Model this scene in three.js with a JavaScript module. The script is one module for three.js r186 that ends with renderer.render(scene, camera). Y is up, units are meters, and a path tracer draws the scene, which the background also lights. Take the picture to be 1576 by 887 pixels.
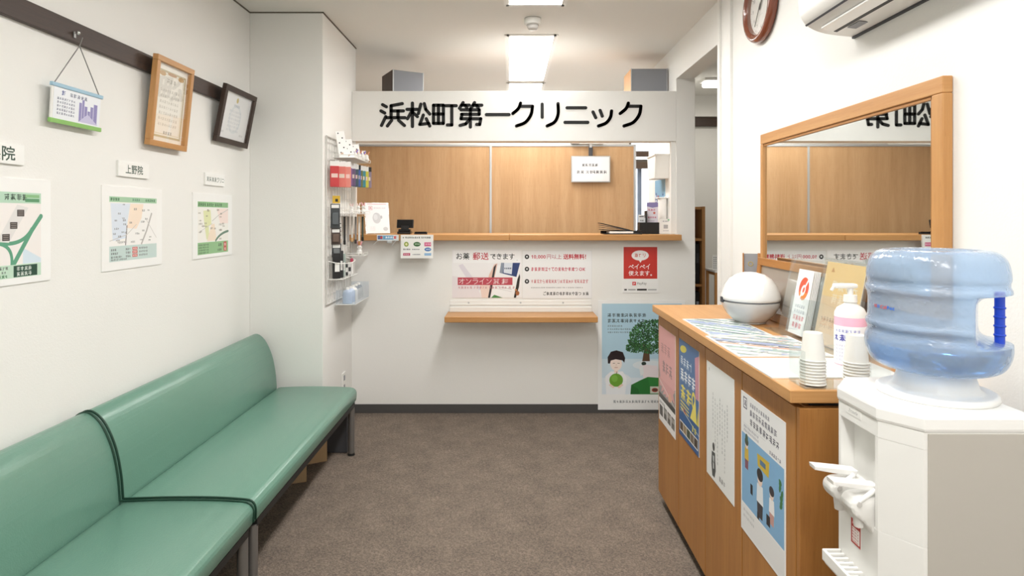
import * as THREE from 'three';
import { RoundedBoxGeometry } from 'three/addons/geometries/RoundedBoxGeometry.js';
import { mergeGeometries, toCreasedNormals } from 'three/addons/utils/BufferGeometryUtils.js';
import { RectAreaLightUniformsLib } from 'three/addons/lights/RectAreaLightUniformsLib.js';

// ---------------------------------------------------------------- camera, sky, exposure
const scene = new THREE.Scene();
const camera = new THREE.PerspectiveCamera(50.05, 1576 / 887, 0.05, 60);
camera.position.set(0, 1.25, 0);
camera.lookAt(0, 1.25, -5);
camera.setViewOffset(1576, 887, 3, 110, 1576, 887);   // shifted lens: the horizon stands above the middle of the frame
const renderer = new THREE.WebGLRenderer();
renderer.toneMapping = THREE.LinearToneMapping;
renderer.toneMappingExposure = 1.86;
renderer.shadowMap.enabled = true;
RectAreaLightUniformsLib.init();
scene.background = new THREE.Color().setRGB(2.2, 2.4, 2.6);   // overcast daylight outside the office window
const CEIL = 2.35;
const TROFFERS = [[0.13, 1.0, 1.25], [0.13, -0.66, 1.25], [0.13, -2.575, 1.25], [0.13, -4.36, 1.25], [0.13, -5.35, 0.56]];   // x, z, length of the ceiling lights
const TROFFER_RADIANCE = 12.6;
for (const [x, z, len] of TROFFERS) {
  const l = new THREE.RectAreaLight(new THREE.Color().setRGB(1, 0.99, 0.975), TROFFER_RADIANCE, 0.27, len - 0.03);
  l.position.set(x, CEIL + 0.012, z); l.rotation.x = -Math.PI / 2; l.castShadow = true; scene.add(l);
}

// ---------------------------------------------------------------- helpers
let seed = 20240611;
const rnd = () => { seed = (seed + 0x6d2b79f5) | 0; let t = Math.imul(seed ^ (seed >>> 15), 1 | seed); t = (t + Math.imul(t ^ (t >>> 7), 61 | t)) ^ t; return ((t ^ (t >>> 14)) >>> 0) / 4294967296; };
const rr = (a, b) => a + (b - a) * rnd();
const V = (x, y, z) => new THREE.Vector3(x, y, z);
const PI = Math.PI;
const taken = new Map();
function numbered(name) { const n = taken.get(name) ?? 0; taken.set(name, n + 1); return n ? name + '_' + String(n).padStart(3, '0') : name; }
function uvBox(g, grain = 'x') {
  if (g.index) g = g.toNonIndexed();
  const p = g.attributes.position, n = g.attributes.normal, uv = new Float32Array(p.count * 2);
  const gi = 'xyz'.indexOf(grain), ou = rr(0, 3), ov = rr(0, 3);
  for (let i = 0; i < p.count; i += 3) {
    let nx = 0, ny = 0, nz = 0;
    for (let k = 0; k < 3; k++) { nx += n.getX(i + k); ny += n.getY(i + k); nz += n.getZ(i + k); }
    const a = [Math.abs(nx), Math.abs(ny), Math.abs(nz)], d = a.indexOf(Math.max(...a));
    const axes = [0, 1, 2].filter((k) => k !== d);
    const u = axes.includes(gi) ? gi : axes[0], v = axes.find((k) => k !== u);
    for (let k = 0; k < 3; k++) { uv[(i + k) * 2] = p.getComponent(i + k, u) + ou; uv[(i + k) * 2 + 1] = p.getComponent(i + k, v) + ov; }
  }
  g.setAttribute('uv', new THREE.BufferAttribute(uv, 2));
  return g;
}
const clean = (g) => { if (g.index) g = g.toNonIndexed(); for (const k of Object.keys(g.attributes)) if (!['position', 'normal', 'uv'].includes(k)) g.deleteAttribute(k); return g; };
// a box by its centre; r rounds the edges, grain is the axis along which the texture runs
function bx(w, h, d, x = 0, y = 0, z = 0, r = 0, grain = 'x') {
  const g = r > 0 ? new RoundedBoxGeometry(w, h, d, 2, Math.min(r, w / 2.01, h / 2.01, d / 2.01)) : new THREE.BoxGeometry(w, h, d);
  g.translate(x, y, z); return uvBox(g, grain);
}
// a box by its limits
const lim = (x0, x1, y0, y1, z0, z1, r = 0, grain = 'x') => bx(Math.abs(x1 - x0), Math.abs(y1 - y0), Math.abs(z1 - z0), (x0 + x1) / 2, (y0 + y1) / 2, (z0 + z1) / 2, r, grain);
function cyl(r0, r1, h, x = 0, y = 0, z = 0, seg = 24) { const g = new THREE.CylinderGeometry(r1, r0, h, seg); g.translate(x, y + h / 2, z); return clean(g); }
function rod(a, b, r, seg = 8) {
  const A = V(...a), B = V(...b), d = B.clone().sub(A), g = new THREE.CylinderGeometry(r, r, d.length(), seg);
  g.applyQuaternion(new THREE.Quaternion().setFromUnitVectors(V(0, 1, 0), d.clone().normalize()));
  g.translate(...A.add(B).multiplyScalar(0.5).toArray()); return clean(g);
}
function tube(pts, r, closed = false, seg = 60, rs = 8, tension = 0.5) { return clean(new THREE.TubeGeometry(new THREE.CatmullRomCurve3(pts.map((p) => V(...p)), closed, 'catmullrom', tension), seg, r, rs, closed)); }
function lathe(pts, seg = 48) { return clean(new THREE.LatheGeometry(pts.map(([x, y]) => new THREE.Vector2(x, y)), seg)); }
const at = (g, x, y, z) => { g.translate(x, y, z); return g; };
function obj(name, geos, mat, parent = scene) {
  geos = (Array.isArray(geos) ? geos : [geos]).map(clean);
  const m = new THREE.Mesh(geos.length > 1 ? mergeGeometries(geos) : geos[0], mat);
  m.name = parent === scene ? numbered(name) : name; m.castShadow = m.receiveShadow = true; parent.add(m); return m;
}
function tag(o, label, category, group) { o.userData = { label, category }; if (group) o.userData.group = group; return o; }
function thing(name, label, category, [x, y, z] = [0, 0, 0], turn = 0, group) {
  const o = new THREE.Group(); o.name = numbered(name); scene.add(o); o.position.set(x, y, z); o.rotation.y = turn; return tag(o, label, category, group);
}
function struct(name, geos, mat) { const m = obj(name, geos, mat); m.userData = { kind: 'structure' }; return m; }
function copy(o, [x, y, z], turn, label) { const c = o.clone(); c.name = numbered(o.name); c.userData = { ...o.userData }; if (label) c.userData.label = label; c.position.set(x, y, z); c.rotation.y = turn; scene.add(c); return c; }

// ---------------------------------------------------------------- procedural textures
function hash(x, y, s) { let h = Math.imul(x, 374761393) ^ Math.imul(y, 668265263) ^ Math.imul(s, 982451653); h = Math.imul(h ^ (h >>> 13), 1274126177); return ((h ^ (h >>> 16)) >>> 0) / 4294967296; }
function noise(x, y, px, py, s) {   // value noise that repeats every px, py cells
  const ix = Math.floor(x), iy = Math.floor(y), fx = x - ix, fy = y - iy, u = fx * fx * (3 - 2 * fx), v = fy * fy * (3 - 2 * fy), w = (a, n) => ((a % n) + n) % n;
  const h = (a, b) => hash(w(a, px), w(b, py), s);
  return (h(ix, iy) * (1 - u) + h(ix + 1, iy) * u) * (1 - v) + (h(ix, iy + 1) * (1 - u) + h(ix + 1, iy + 1) * u) * v;
}
function dataTex(w, h, f, sx, sy, srgb = true) {
  const d = new Uint8Array(w * h * 4);
  for (let y = 0; y < h; y++) for (let x = 0; x < w; x++) { const c = f(x / w, y / h), o = (y * w + x) * 4; for (let k = 0; k < 3; k++) d[o + k] = Math.max(0, Math.min(255, c[k])); d[o + 3] = 255; }
  const t = new THREE.DataTexture(d, w, h); t.wrapS = t.wrapT = THREE.RepeatWrapping; t.magFilter = THREE.LinearFilter; t.minFilter = THREE.LinearMipmapLinearFilter; t.generateMipmaps = true;
  if (srgb) t.colorSpace = THREE.SRGBColorSpace; t.repeat.set(1 / sx, 1 / sy); t.needsUpdate = true; return t;
}
const mixc = (a, b, t) => a.map((v, i) => v + (b[i] - v) * t);
function woodTex(a, b, c, s, fine = 1) {   // grain along u: 1.2 m by 0.6 m
  return dataTex(512, 512, (u, v) => {
    const warp = noise(u * 4, v * 8, 4, 8, s) * 0.035;
    const broad = noise(u * 2, (v + warp) * 14, 2, 14, s + 1), mid = noise(u * 5, (v + warp) * 60, 5, 60, s + 2), thin = noise(u * 22, v * 240, 22, 240, s + 3), pore = noise(u * 40, v * 300, 40, 300, s + 4);
    let col = mixc(a, b, Math.min(1, Math.max(0, broad * 0.55 + mid * 0.35 + (thin - 0.5) * 0.45 * fine)));
    if (pore > 0.86) col = mixc(col, c, (pore - 0.86) * 2.6 * fine);
    return col;
  }, 1.2, 0.6);
}
const TX = {
  panel: woodTex([206, 168, 126], [188, 148, 104], [156, 114, 74], 11),
  cab: woodTex([184, 130, 70], [160, 106, 52], [114, 70, 32], 29, 0.8),
  dark: woodTex([66, 48, 38], [48, 34, 27], [30, 20, 16], 47),
  honey: woodTex([206, 156, 100], [186, 132, 76], [146, 96, 50], 61, 0.7),
  carpet: dataTex(512, 512, (u, v) => {
    const n = hash(Math.floor(u * 512), Math.floor(v * 512), 5), m = noise(u * 128, v * 128, 128, 128, 6), l = noise(u * 9, v * 9, 9, 9, 7), k = 0.72 + 0.3 * m + 0.26 * (n - 0.5) + 0.1 * (l - 0.5);
    return [134 * k, 120 * k, 107 * k];
  }, 0.55, 0.55),
  carpetBump: dataTex(512, 512, (u, v) => { const k = 255 * (0.45 * noise(u * 128, v * 128, 128, 128, 6) + 0.55 * noise(u * 200, v * 200, 200, 200, 8)); return [k, k, k]; }, 0.55, 0.55, false),
  paperBump: dataTex(256, 256, (u, v) => { const k = 255 * (0.6 * noise(u * 60, v * 60, 60, 60, 3) + 0.4 * noise(u * 128, v * 128, 128, 128, 4)); return [k, k, k]; }, 0.25, 0.25, false),
  leather: dataTex(256, 256, (u, v) => { const k = 255 * (0.5 * noise(u * 70, v * 70, 70, 70, 13) + 0.5 * noise(u * 35, v * 35, 35, 35, 14)); return [k, k, k]; }, 0.12, 0.12, false),
  drops: dataTex(512, 512, (u, v) => { const a = noise(u * 150, v * 150, 150, 150, 21), b = noise(u * 80, v * 80, 80, 80, 22), k = 255 * Math.max(0, (a * 0.6 + b * 0.4 - 0.5) * 3); return [k, k, k]; }, 1, 1, false),
};
const lin = (hex) => new THREE.Color(hex);
const std = (hex, rough = 0.6, more = {}) => new THREE.MeshStandardMaterial({ color: lin(hex), roughness: rough, ...more });
const phy = (hex, rough, more) => new THREE.MeshPhysicalMaterial({ color: lin(hex), roughness: rough, ...more });
const M = {
  wall: std('#efeeea', 0.85, { bumpMap: TX.paperBump, bumpScale: 0.00025 }),
  ceiling: std('#edebe6', 0.95),
  white: std('#efeeea', 0.5), gloss: phy('#f2f1ee', 0.22, { clearcoat: 0.4, clearcoatRoughness: 0.1 }),
  plastic: std('#ecebe7', 0.35), greyPlastic: std('#c9c6c1', 0.4), shadedBeige: std('#b8b3aa', 0.5),
  carpet: std('#ffffff', 0.98, { map: TX.carpet, bumpMap: TX.carpetBump, bumpScale: 0.003 }),
  base: std('#4c4a49', 0.7),
  panel: std('#ffffff', 0.5, { map: TX.panel }), cab: std('#ffffff', 0.42, { map: TX.cab }), honey: std('#ffffff', 0.4, { map: TX.honey }), darkWood: std('#ffffff', 0.5, { map: TX.dark }),
  alu: std('#c3c6c8', 0.35, { metalness: 0.6 }), chrome: std('#d5d5d5', 0.15, { metalness: 1 }), steel: std('#8b8a88', 0.35, { metalness: 0.7 }),
  vinyl: phy('#679180', 0.33, { bumpMap: TX.leather, bumpScale: 0.0003, clearcoat: 0.3, clearcoatRoughness: 0.25 }), piping: std('#123c2c', 0.5),
  black: std('#161616', 0.5), blackGloss: std('#121214', 0.2), darkGrey: std('#45464a', 0.6), grey: std('#8f9196', 0.6), card: std('#bfa27c', 0.9), ink: std('#141414', 0.7),
  mirror: std('#e6e9e8', 0.015, { metalness: 1 }),
  acrylic: phy('#f9fcfc', 0.02, { transmission: 0.96, ior: 1.45, side: THREE.DoubleSide }),
  glass: phy('#ffffff', 0.0, { transmission: 1, ior: 1.45 }),
  glow: new THREE.MeshStandardMaterial({ color: lin('#ffffff'), roughness: 0.6, emissive: new THREE.Color(1, 0.98, 0.94), emissiveIntensity: 1.6 }),
  paper: std('#f4f3f0', 0.8), cup: std('#efede6', 0.85),
};

// ---------------------------------------------------------------- lettering: strokes on a 100 x 100 field, y down
const GLYPH = {
  '浜': '12,12 26,20|6,36 20,44|8,92 24,58|86,8 44,16 44,62|44,36 90,36|70,36 70,62|28,62 96,62|46,72 30,94|72,72 94,92',
  '松': '4,30 46,30|26,6 26,96|25,34 6,66|28,42 46,58|60,10 50,46|74,8 80,30 96,48|70,52 56,88 92,84|82,66 96,94',
  '町': '6,14 6,84|6,14 46,14 46,84|6,84 46,84|6,48 46,48|26,14 26,84|54,16 98,16|80,16 80,90 62,90',
  '第': '22,4 8,26|16,14 46,14|30,14 36,24|66,4 54,24|60,14 94,14|74,14 80,24|14,32 84,32 84,49|16,49 84,49|18,49 14,66|14,66 90,66 86,88 74,88|50,28 50,98|48,68 32,86 10,92',
  '一': '4,50 96,50',
  'ク': '~38,6 30,26 8,46|34,18 84,18|~84,18 78,50 56,80 22,94', 'リ': '20,10 20,60|~78,8 78,50 66,78 38,94', 'ニ': '14,24 86,24|6,80 94,80', 'ッ': '18,40 28,62|44,34 52,56|~86,36 82,60 66,82 38,94',
  '上': '48,8 48,90|48,40 86,40|6,90 94,90',
  '野': '8,10 8,50|8,10 46,10 46,50|8,50 46,50|8,30 46,30|27,10 27,88|8,68 46,68|4,90 50,86|56,10 90,10 74,28|62,24 80,38|52,44 96,44 88,58|74,44 74,88 62,92',
  '院': '10,6 10,96|10,8 32,8 22,36 34,50 28,66 16,66|68,2 68,14|42,28 42,16 94,16 94,28|50,36 86,36|40,54 98,54|58,54 54,80 38,94|76,54 76,88 98,88 98,78',
  '横': '4,30 44,30|24,6 24,96|23,34 4,66|26,42 42,56|52,14 96,14|64,4 64,28|84,4 84,28|46,28 98,28|74,28 74,76|54,38 94,38 94,76 54,76 54,38|54,57 94,57|64,80 48,96|84,80 98,96',
  'お': '10,28 56,28|~32,6 32,76 24,88 12,78 18,64 50,50 78,54 86,72 72,90 52,90|70,16 90,34',
  '薬': '6,14 94,14|30,4 30,22|70,4 70,22|50,22 46,30|34,30 66,30 66,58 34,58 34,30|34,44 66,44|14,32 24,42|10,58 26,50|86,32 76,42|90,58 74,50|6,68 94,68|50,60 50,98|46,70 10,94|54,70 90,94',
  '郵': '46,6 10,14|28,12 28,90|6,30 54,30|8,50 52,50|16,30 16,70|42,30 42,70|4,70 56,70|8,90 50,90|64,8 64,96|64,10 92,10 78,42 94,58 88,74 74,76',
  '送': '12,10 24,22|6,42 22,42 22,72|22,72 6,90|22,74 40,90 96,92|46,6 54,20|84,6 76,20|40,24 92,24|36,46 96,46|66,24 66,46 58,66 36,80|68,50 94,80',
  'で': '8,20 88,16|~88,16 56,36 46,60 58,82 82,90|66,40 74,54|82,34 90,48', 'き': '14,22 82,18|12,44 88,38|42,4 72,66|~24,66 26,84 48,92 72,90',
  'ま': '12,22 88,22|14,46 86,46|~50,4 50,78 36,92 18,84 26,70 50,70 88,92', 'す': '6,24 94,24|~58,4 58,56 44,70 30,58 44,42 58,52 58,74 36,98',
  'オ': '8,28 92,28|62,6 62,88 48,86|60,30 10,78', 'ン': '14,18 36,34|~14,88 50,76 90,26', 'ラ': '20,10 80,10|10,36 88,36|~88,36 76,66 34,94', 'イ': '80,6 54,38 8,58|54,38 54,96',
  'ペ': '4,66 32,34 96,82|~78,18 88,28 78,38 68,28 78,18', '使': '28,4 6,50|20,30 20,96|36,18 96,18|42,32 90,32 90,56 42,56 42,32|66,6 66,60 40,96|44,62 96,96',
  'え': '36,8 58,16|18,36 76,34 14,92|~40,62 56,62 62,90 90,90', '。': '~20,74 32,86 20,98 8,86 20,74',
  '円': '12,10 12,94|12,10 88,10 88,90 76,92|12,52 88,52|50,10 50,52', '以': '14,14 18,76 44,64|36,22 48,40|80,8 76,56 50,96|70,64 94,92',
  '料': '24,6 24,94|6,40 46,40|8,14 14,32|42,14 34,32|22,44 6,76|26,46 44,70|58,14 70,26|54,36 66,48|50,66 96,58|82,6 82,96',
  '無': '28,4 8,28|20,16 92,16|4,60 96,60|14,38 92,38|26,16 26,60|44,16 44,60|62,16 62,60|80,16 80,60|16,74 8,94|36,74 38,92|58,74 64,92|78,74 92,92',
  'ご': '18,18 70,18 60,30|~14,62 22,86 84,84|76,4 82,16|88,2 94,12', 'の': '~50,20 40,70 22,84 8,60 20,30 50,16 84,30 90,60 60,92', 'は': '14,8 10,50 16,94|36,28 92,28|~68,6 68,78 52,92 40,82 50,70 68,72 92,90',
  'て': '8,20 88,16|~88,16 54,36 44,60 56,82 82,90', 'か': '8,32 62,30|~62,30 60,70 52,90 40,84|~34,6 28,50 8,92|74,20 92,46', 'ら': '32,8 56,18|~26,30 20,62 50,48 80,60 70,88 34,92', 'つ': '~8,36 50,24 86,36 86,64 42,88',
  'や': '~6,48 60,24 88,34 78,56 56,56|28,20 54,96|46,6 54,22', 'み': '20,14 56,14|~56,14 38,62 16,80 8,64 30,54 92,72|80,40 76,70 60,94', 'り': '~26,8 22,40 30,54|~72,6 78,50 62,82 42,96', 'あ': '10,22 84,18|~40,4 38,60 46,88|~72,34 50,78 18,88 14,66 50,46 84,56 84,78 58,94',
};
function strokesOf(ch) {
  return GLYPH[ch].split('|').map((s) => {
    const round = s[0] === '~', p = s.replace('~', '').split(' ').map((q) => q.split(',').map(Number));
    if (!round) return p;
    const closed = p[0][0] === p.at(-1)[0] && p[0][1] === p.at(-1)[1];
    return new THREE.CatmullRomCurve3((closed ? p.slice(0, -1) : p).map(([x, y]) => V(x, y, 0)), closed, 'centripetal').getPoints(Math.max(8, p.length * 5)).map((q) => [q.x, q.y]);
  });
}
// '#' stands for a character that is too blurred to read in the photograph, '+' for a smaller one
function blurred(ctx, x, y, s, kana) {
  const n = kana ? 1 + Math.floor(rnd() * 2) : 3 + Math.floor(rnd() * 2), L = (a, b, c, d) => { ctx.beginPath(); ctx.moveTo(x + a * s, y + b * s); ctx.lineTo(x + c * s, y + d * s); ctx.stroke(); };
  for (let i = 0; i < n; i++) { const v = 0.15 + (0.75 * (i + rr(0, 0.4))) / n; L(rr(0.08, 0.2), v, rr(0.75, 0.94), v + rr(-0.03, 0.03)); }
  for (let i = 0; i < (kana ? 1 : 2); i++) { const u = rr(0.25, 0.75); L(u, 0.1, u + rr(-0.06, 0.06), 0.92); }
  if (rnd() < 0.6) L(0.45, 0.5, rr(0.1, 0.2), 0.92); if (rnd() < 0.6) L(0.5, 0.5, 0.9, 0.9);
}
// draws a line of text with its top left corner at x, y; returns the x after it
function write(ctx, text, x, y, s, color, weight = 0.09, squeeze = 1) {
  ctx.save(); ctx.translate(x, y); ctx.scale(squeeze, 1); ctx.strokeStyle = ctx.fillStyle = color; ctx.lineCap = ctx.lineJoin = 'round'; ctx.textBaseline = 'alphabetic';
  let cx = 0;
  for (const ch of text) {
    ctx.lineWidth = Math.max(0.7, s * weight);
    if (ch === ' ') { cx += s * 0.4; continue; }
    if (ch === '#') { ctx.lineWidth = Math.max(0.6, s * weight * 0.8); blurred(ctx, cx, 0, s, false); cx += s * 1.06; continue; }
    if (ch === '+') { blurred(ctx, cx, s * 0.1, s * 0.85, true); cx += s * 0.98; continue; }
    if (GLYPH[ch]) {
      for (const st of strokesOf(ch)) { ctx.beginPath(); st.forEach(([a, b], i) => (i ? ctx.lineTo(cx + a * s / 100, b * s / 100) : ctx.moveTo(cx + a * s / 100, b * s / 100))); ctx.stroke(); }
      cx += s * (ch === '。' ? 0.5 : 1.06);
    } else { ctx.font = (weight > 0.08 ? 'bold ' : '') + Math.round(s * 1.05) + 'px sans-serif'; ctx.fillText(ch, cx, s * 0.9); cx += ctx.measureText(ch).width; }
  }
  ctx.restore(); return x + cx * squeeze;
}
function canvasTex(w, h, draw) {
  const c = document.createElement('canvas'); c.width = w; c.height = h; const ctx = c.getContext('2d'); draw(ctx, w, h);
  const t = new THREE.CanvasTexture(c); t.colorSpace = THREE.SRGBColorSpace; t.anisotropy = 8; return t;
}
const fill = (ctx, color, x, y, w, h) => { ctx.fillStyle = color; ctx.fillRect(x, y, w, h); };
const poly = (ctx, color, pts) => { ctx.fillStyle = color; ctx.beginPath(); pts.forEach(([a, b], i) => (i ? ctx.lineTo(a, b) : ctx.moveTo(a, b))); ctx.closePath(); ctx.fill(); };
const oval = (ctx, color, x, y, a, b, t = 0) => { ctx.fillStyle = color; ctx.beginPath(); ctx.ellipse(x, y, a, b, t, 0, 2 * PI); ctx.fill(); };
const line = (ctx, color, lw, pts) => { ctx.strokeStyle = color; ctx.lineWidth = lw; ctx.lineCap = ctx.lineJoin = 'round'; ctx.beginPath(); pts.forEach(([a, b], i) => (i ? ctx.lineTo(a, b) : ctx.moveTo(a, b))); ctx.stroke(); };
const curve = (ctx, color, lw, a, b, c) => { ctx.strokeStyle = color; ctx.lineWidth = lw; ctx.beginPath(); ctx.moveTo(...a); ctx.quadraticCurveTo(...b, ...c); ctx.stroke(); };
// a printed sheet: a thin board whose front (+z) carries the print; edges and back take the sheet's own colour
function sheetGeo(w, h, t) { const g = new THREE.BoxGeometry(w, h, t); return g; }
function sheetMesh(name, w, h, t, tex, parent = scene, rough = 0.45, edge = M.paper) {
  const front = new THREE.MeshStandardMaterial({ map: tex, roughness: rough });
  const m = new THREE.Mesh(sheetGeo(w, h, t), [edge, edge, edge, edge, front, edge]);
  m.name = parent === scene ? numbered(name) : name; m.castShadow = m.receiveShadow = true; parent.add(m); return m;
}
const LEFT = -1.40, RIGHT = 1.06, BACK = -3.93;
function onLeft(m, d0, d1, y0, y1, t, gap = 0) { m.position.set(LEFT + t / 2 + gap, (y0 + y1) / 2, -(d0 + d1) / 2); m.rotation.y = PI / 2; return m; }
function onBack(m, x0, x1, y0, y1, t, gap = 0) { m.position.set((x0 + x1) / 2, (y0 + y1) / 2, BACK + t / 2 + gap); return m; }

// ---------------------------------------------------------------- the room shell
const YF = -0.12, FZ = 1.7, RZ = -5.7;
struct('floor', lim(-1.6, 2.6, YF, 0, FZ + 0.1, RZ - 0.2), M.carpet);
{ // ceiling slab with an opening for every recessed light
  const s = new THREE.Shape([[-1.6, -FZ - 0.1], [2.6, -FZ - 0.1], [2.6, -RZ + 0.2], [-1.6, -RZ + 0.2]].map(([a, b]) => new THREE.Vector2(a, b)));
  for (const [x, z, len] of TROFFERS) s.holes.push(new THREE.Path([[x - 0.15, -z - len / 2], [x - 0.15, -z + len / 2], [x + 0.15, -z + len / 2], [x + 0.15, -z - len / 2]].map(([a, b]) => new THREE.Vector2(a, b))));
  const g = new THREE.ExtrudeGeometry(s, { depth: 0.12, bevelEnabled: false }); g.rotateX(-PI / 2); g.translate(0, CEIL, 0);
  struct('ceiling', uvBox(g), M.ceiling);
}
struct('wall_left', lim(LEFT - 0.12, LEFT, 0, CEIL, FZ, RZ), M.wall);
struct('wall_left_column', lim(LEFT, -1.007, 0, CEIL, -3.32, BACK - 0.1, 0.003), M.wall);
struct('wall_right', lim(RIGHT, RIGHT + 0.11, 0, CEIL, FZ, -3.07), M.wall);
struct('wall_front', lim(LEFT - 0.12, RIGHT + 0.11, 0, CEIL, FZ, FZ + 0.1), M.wall);
struct('wall_back_counter', lim(-1.007, 1.178, 0, 1.098, BACK, BACK - 0.1), M.wall);
struct('wall_back_post', lim(1.058, 1.178, 1.098, 2.13, BACK, BACK - 0.12, 0.002), M.wall);
const header = struct('wall_back_header', lim(-1.007, 1.058, 1.73, 2.05, BACK, BACK - 0.1, 0.003), M.wall);
struct('trim_1', lim(RIGHT, RIGHT + 0.11, 2.13, CEIL, -3.07, -4.66), M.wall);                     // beam over the passage
struct('trim_2', [lim(1.045, 1.19, 0, CEIL, -2.935, -3.055, 0.004), lim(1.035, 1.19, 0, CEIL, -3.055, -3.085, 0.003)], M.white);   // casing of the passage
struct('trim_3', [lim(1.028, 1.058, 1.137, 1.73, -3.945, -3.975, 0.003), lim(-1.007, -0.985, 1.137, 1.73, -3.945, -3.975, 0.003)], M.white);
struct('wall_right_office', [lim(RIGHT, RIGHT + 0.1, 0, 2.13, BACK - 0.1, -4.66), lim(RIGHT, 1.38, 0, CEIL, -4.66, -4.72), lim(1.33, 1.38, 0, CEIL, -4.72, RZ)], M.wall);
struct('wall_passage', [lim(2.5, 2.6, 0, CEIL, -2.8, RZ), lim(RIGHT + 0.11, 2.6, 0, CEIL, -2.8, -2.9)], M.wall);
struct('wall_passage_end', [lim(1.38, 2.5, 2.16, CEIL, RZ + 0.1, RZ - 0.1), lim(1.38, 2.5, 0, 2.1, RZ, RZ - 0.1)], M.wall);
struct('trim_4', lim(1.38, 2.5, 2.08, 2.16, RZ + 0.06, RZ, 0.004, 'x'), M.darkWood);
// office rear wall with the window
struct('wall_back_office', [lim(LEFT, 1.1, 0, CEIL, RZ, RZ - 0.1), lim(1.1, 1.38, 0, 0.8, RZ, RZ - 0.1), lim(1.1, 1.38, 1.94, CEIL, RZ, RZ - 0.1), lim(1.32, 1.38, 0.8, 1.94, RZ, RZ - 0.1)], M.wall);
{
  const w = struct('window_1', [lim(1.1, 1.125, 0.8, 1.94, RZ - 0.02, RZ - 0.08), lim(1.3, 1.32, 0.8, 1.94, RZ - 0.02, RZ - 0.08), lim(1.1, 1.32, 0.8, 0.83, RZ - 0.02, RZ - 0.08), lim(1.1, 1.32, 1.73, 1.78, RZ - 0.02, RZ - 0.08)], std('#7d7468', 0.5));
  obj('mullion', lim(1.185, 1.222, 0.83, 1.73, RZ - 0.03, RZ - 0.07), std('#7d8ba0', 0.5), w);
  obj('pane', lim(1.125, 1.185, 0.83, 1.73, RZ - 0.048, RZ - 0.052), M.glass, w);
  obj('pane', lim(1.222, 1.3, 0.83, 1.73, RZ - 0.048, RZ - 0.052), M.glass, w);
  obj('pane', lim(1.1, 1.32, 1.78, 1.94, RZ - 0.048, RZ - 0.052), M.glass, w);
  obj('blind_rail', [lim(1.0, 1.33, 1.8, 1.85, RZ + 0.05, RZ + 0.005, 0.004), lim(1.0, 1.33, 1.69, 1.75, RZ + 0.04, RZ + 0.005, 0.004)], std('#5b4a3c', 0.6), w);
}
struct('shade_trim_5', [lim(LEFT, LEFT + 0.005, CEIL - 0.006, CEIL, FZ, -3.32), lim(LEFT, -1.002, CEIL - 0.006, CEIL, -3.315, -3.32), lim(-1.007, -1.002, CEIL - 0.006, CEIL, -3.315, BACK - 0.1)], std('#6b6459', 0.8));   // dark strip coloured as the shadow gap under the ceiling
struct('baseboard_back', lim(-1.007, 1.178, 0, 0.056, BACK + 0.008, BACK, 0.002), M.base);
struct('baseboard_left', [lim(LEFT, LEFT + 0.008, 0, 0.056, FZ, -3.32), lim(LEFT, -0.999, 0, 0.056, -3.312, -3.32), lim(-1.007, -0.999, 0, 0.056, -3.312, BACK)], M.base);
struct('baseboard_right', lim(RIGHT - 0.008, RIGHT, 0, 0.056, FZ, -2.93), M.base);

// ceiling lights
TROFFERS.forEach(([x, z, len], i) => {
  const t = thing('ceiling_light', ['recessed ceiling light behind the viewpoint', 'recessed ceiling light overhead at the viewpoint', 'recessed ceiling light cut off by the top of the photo', 'long recessed ceiling light beyond the smoke detector', 'short far ceiling light just above the clinic sign'][i], 'ceiling light', [x, CEIL, z], 0, 'recessed ceiling lights in a row');
  const W = 0.15, L = len / 2;
  obj('frame', [lim(-W - 0.012, -W + 0.014, -0.006, 0.004, -L - 0.012, L + 0.012), lim(W - 0.014, W + 0.012, -0.006, 0.004, -L - 0.012, L + 0.012), lim(-W, W, -0.006, 0.004, -L - 0.012, -L + 0.014), lim(-W, W, -0.006, 0.004, L - 0.014, L + 0.012)], M.white, t);
  obj('housing', [lim(-W, W, 0.07, 0.08, -L, L), lim(-W, -W + 0.004, 0, 0.07, -L, L), lim(W - 0.004, W, 0, 0.07, -L, L), lim(-W, W, 0, 0.07, -L, -L + 0.004), lim(-W, W, 0, 0.07, L - 0.004, L)], M.white, t);
  obj('diffuser', lim(-W + 0.005, W - 0.005, 0.022, 0.028, -L + 0.005, L - 0.005), M.glow, t);
});
{
  const t = thing('smoke_detector', 'round white smoke detector on the ceiling between two lights', 'detector', [0.126, CEIL, -3.43]);
  obj('base', at(lathe([[0, 0], [0.045, 0], [0.047, -0.006], [0.046, -0.03], [0.038, -0.036], [0, -0.036]].reverse()), 0, 0, 0), M.white, t);
  obj('sensor_cap', lathe([[0, -0.064], [0.022, -0.062], [0.028, -0.054], [0.034, -0.036], [0, -0.036]]), M.greyPlastic, t);
}
{
  const t = thing('passage_light', 'small ceiling lamp in the side passage', 'ceiling light', [1.7, CEIL, -4.95]);
  obj('base', lim(-0.16, 0.16, -0.02, 0, -0.07, 0.07, 0.004), M.white, t);
  obj('diffuser', lim(-0.15, 0.15, -0.06, -0.02, -0.055, 0.055, 0.018), M.glow, t);
  const l = new THREE.RectAreaLight(new THREE.Color().setRGB(1, 0.95, 0.86), 30, 0.28, 0.1); l.position.set(1.7, CEIL - 0.066, -4.95); l.rotation.x = -PI / 2; l.castShadow = true; scene.add(l);
}

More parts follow.
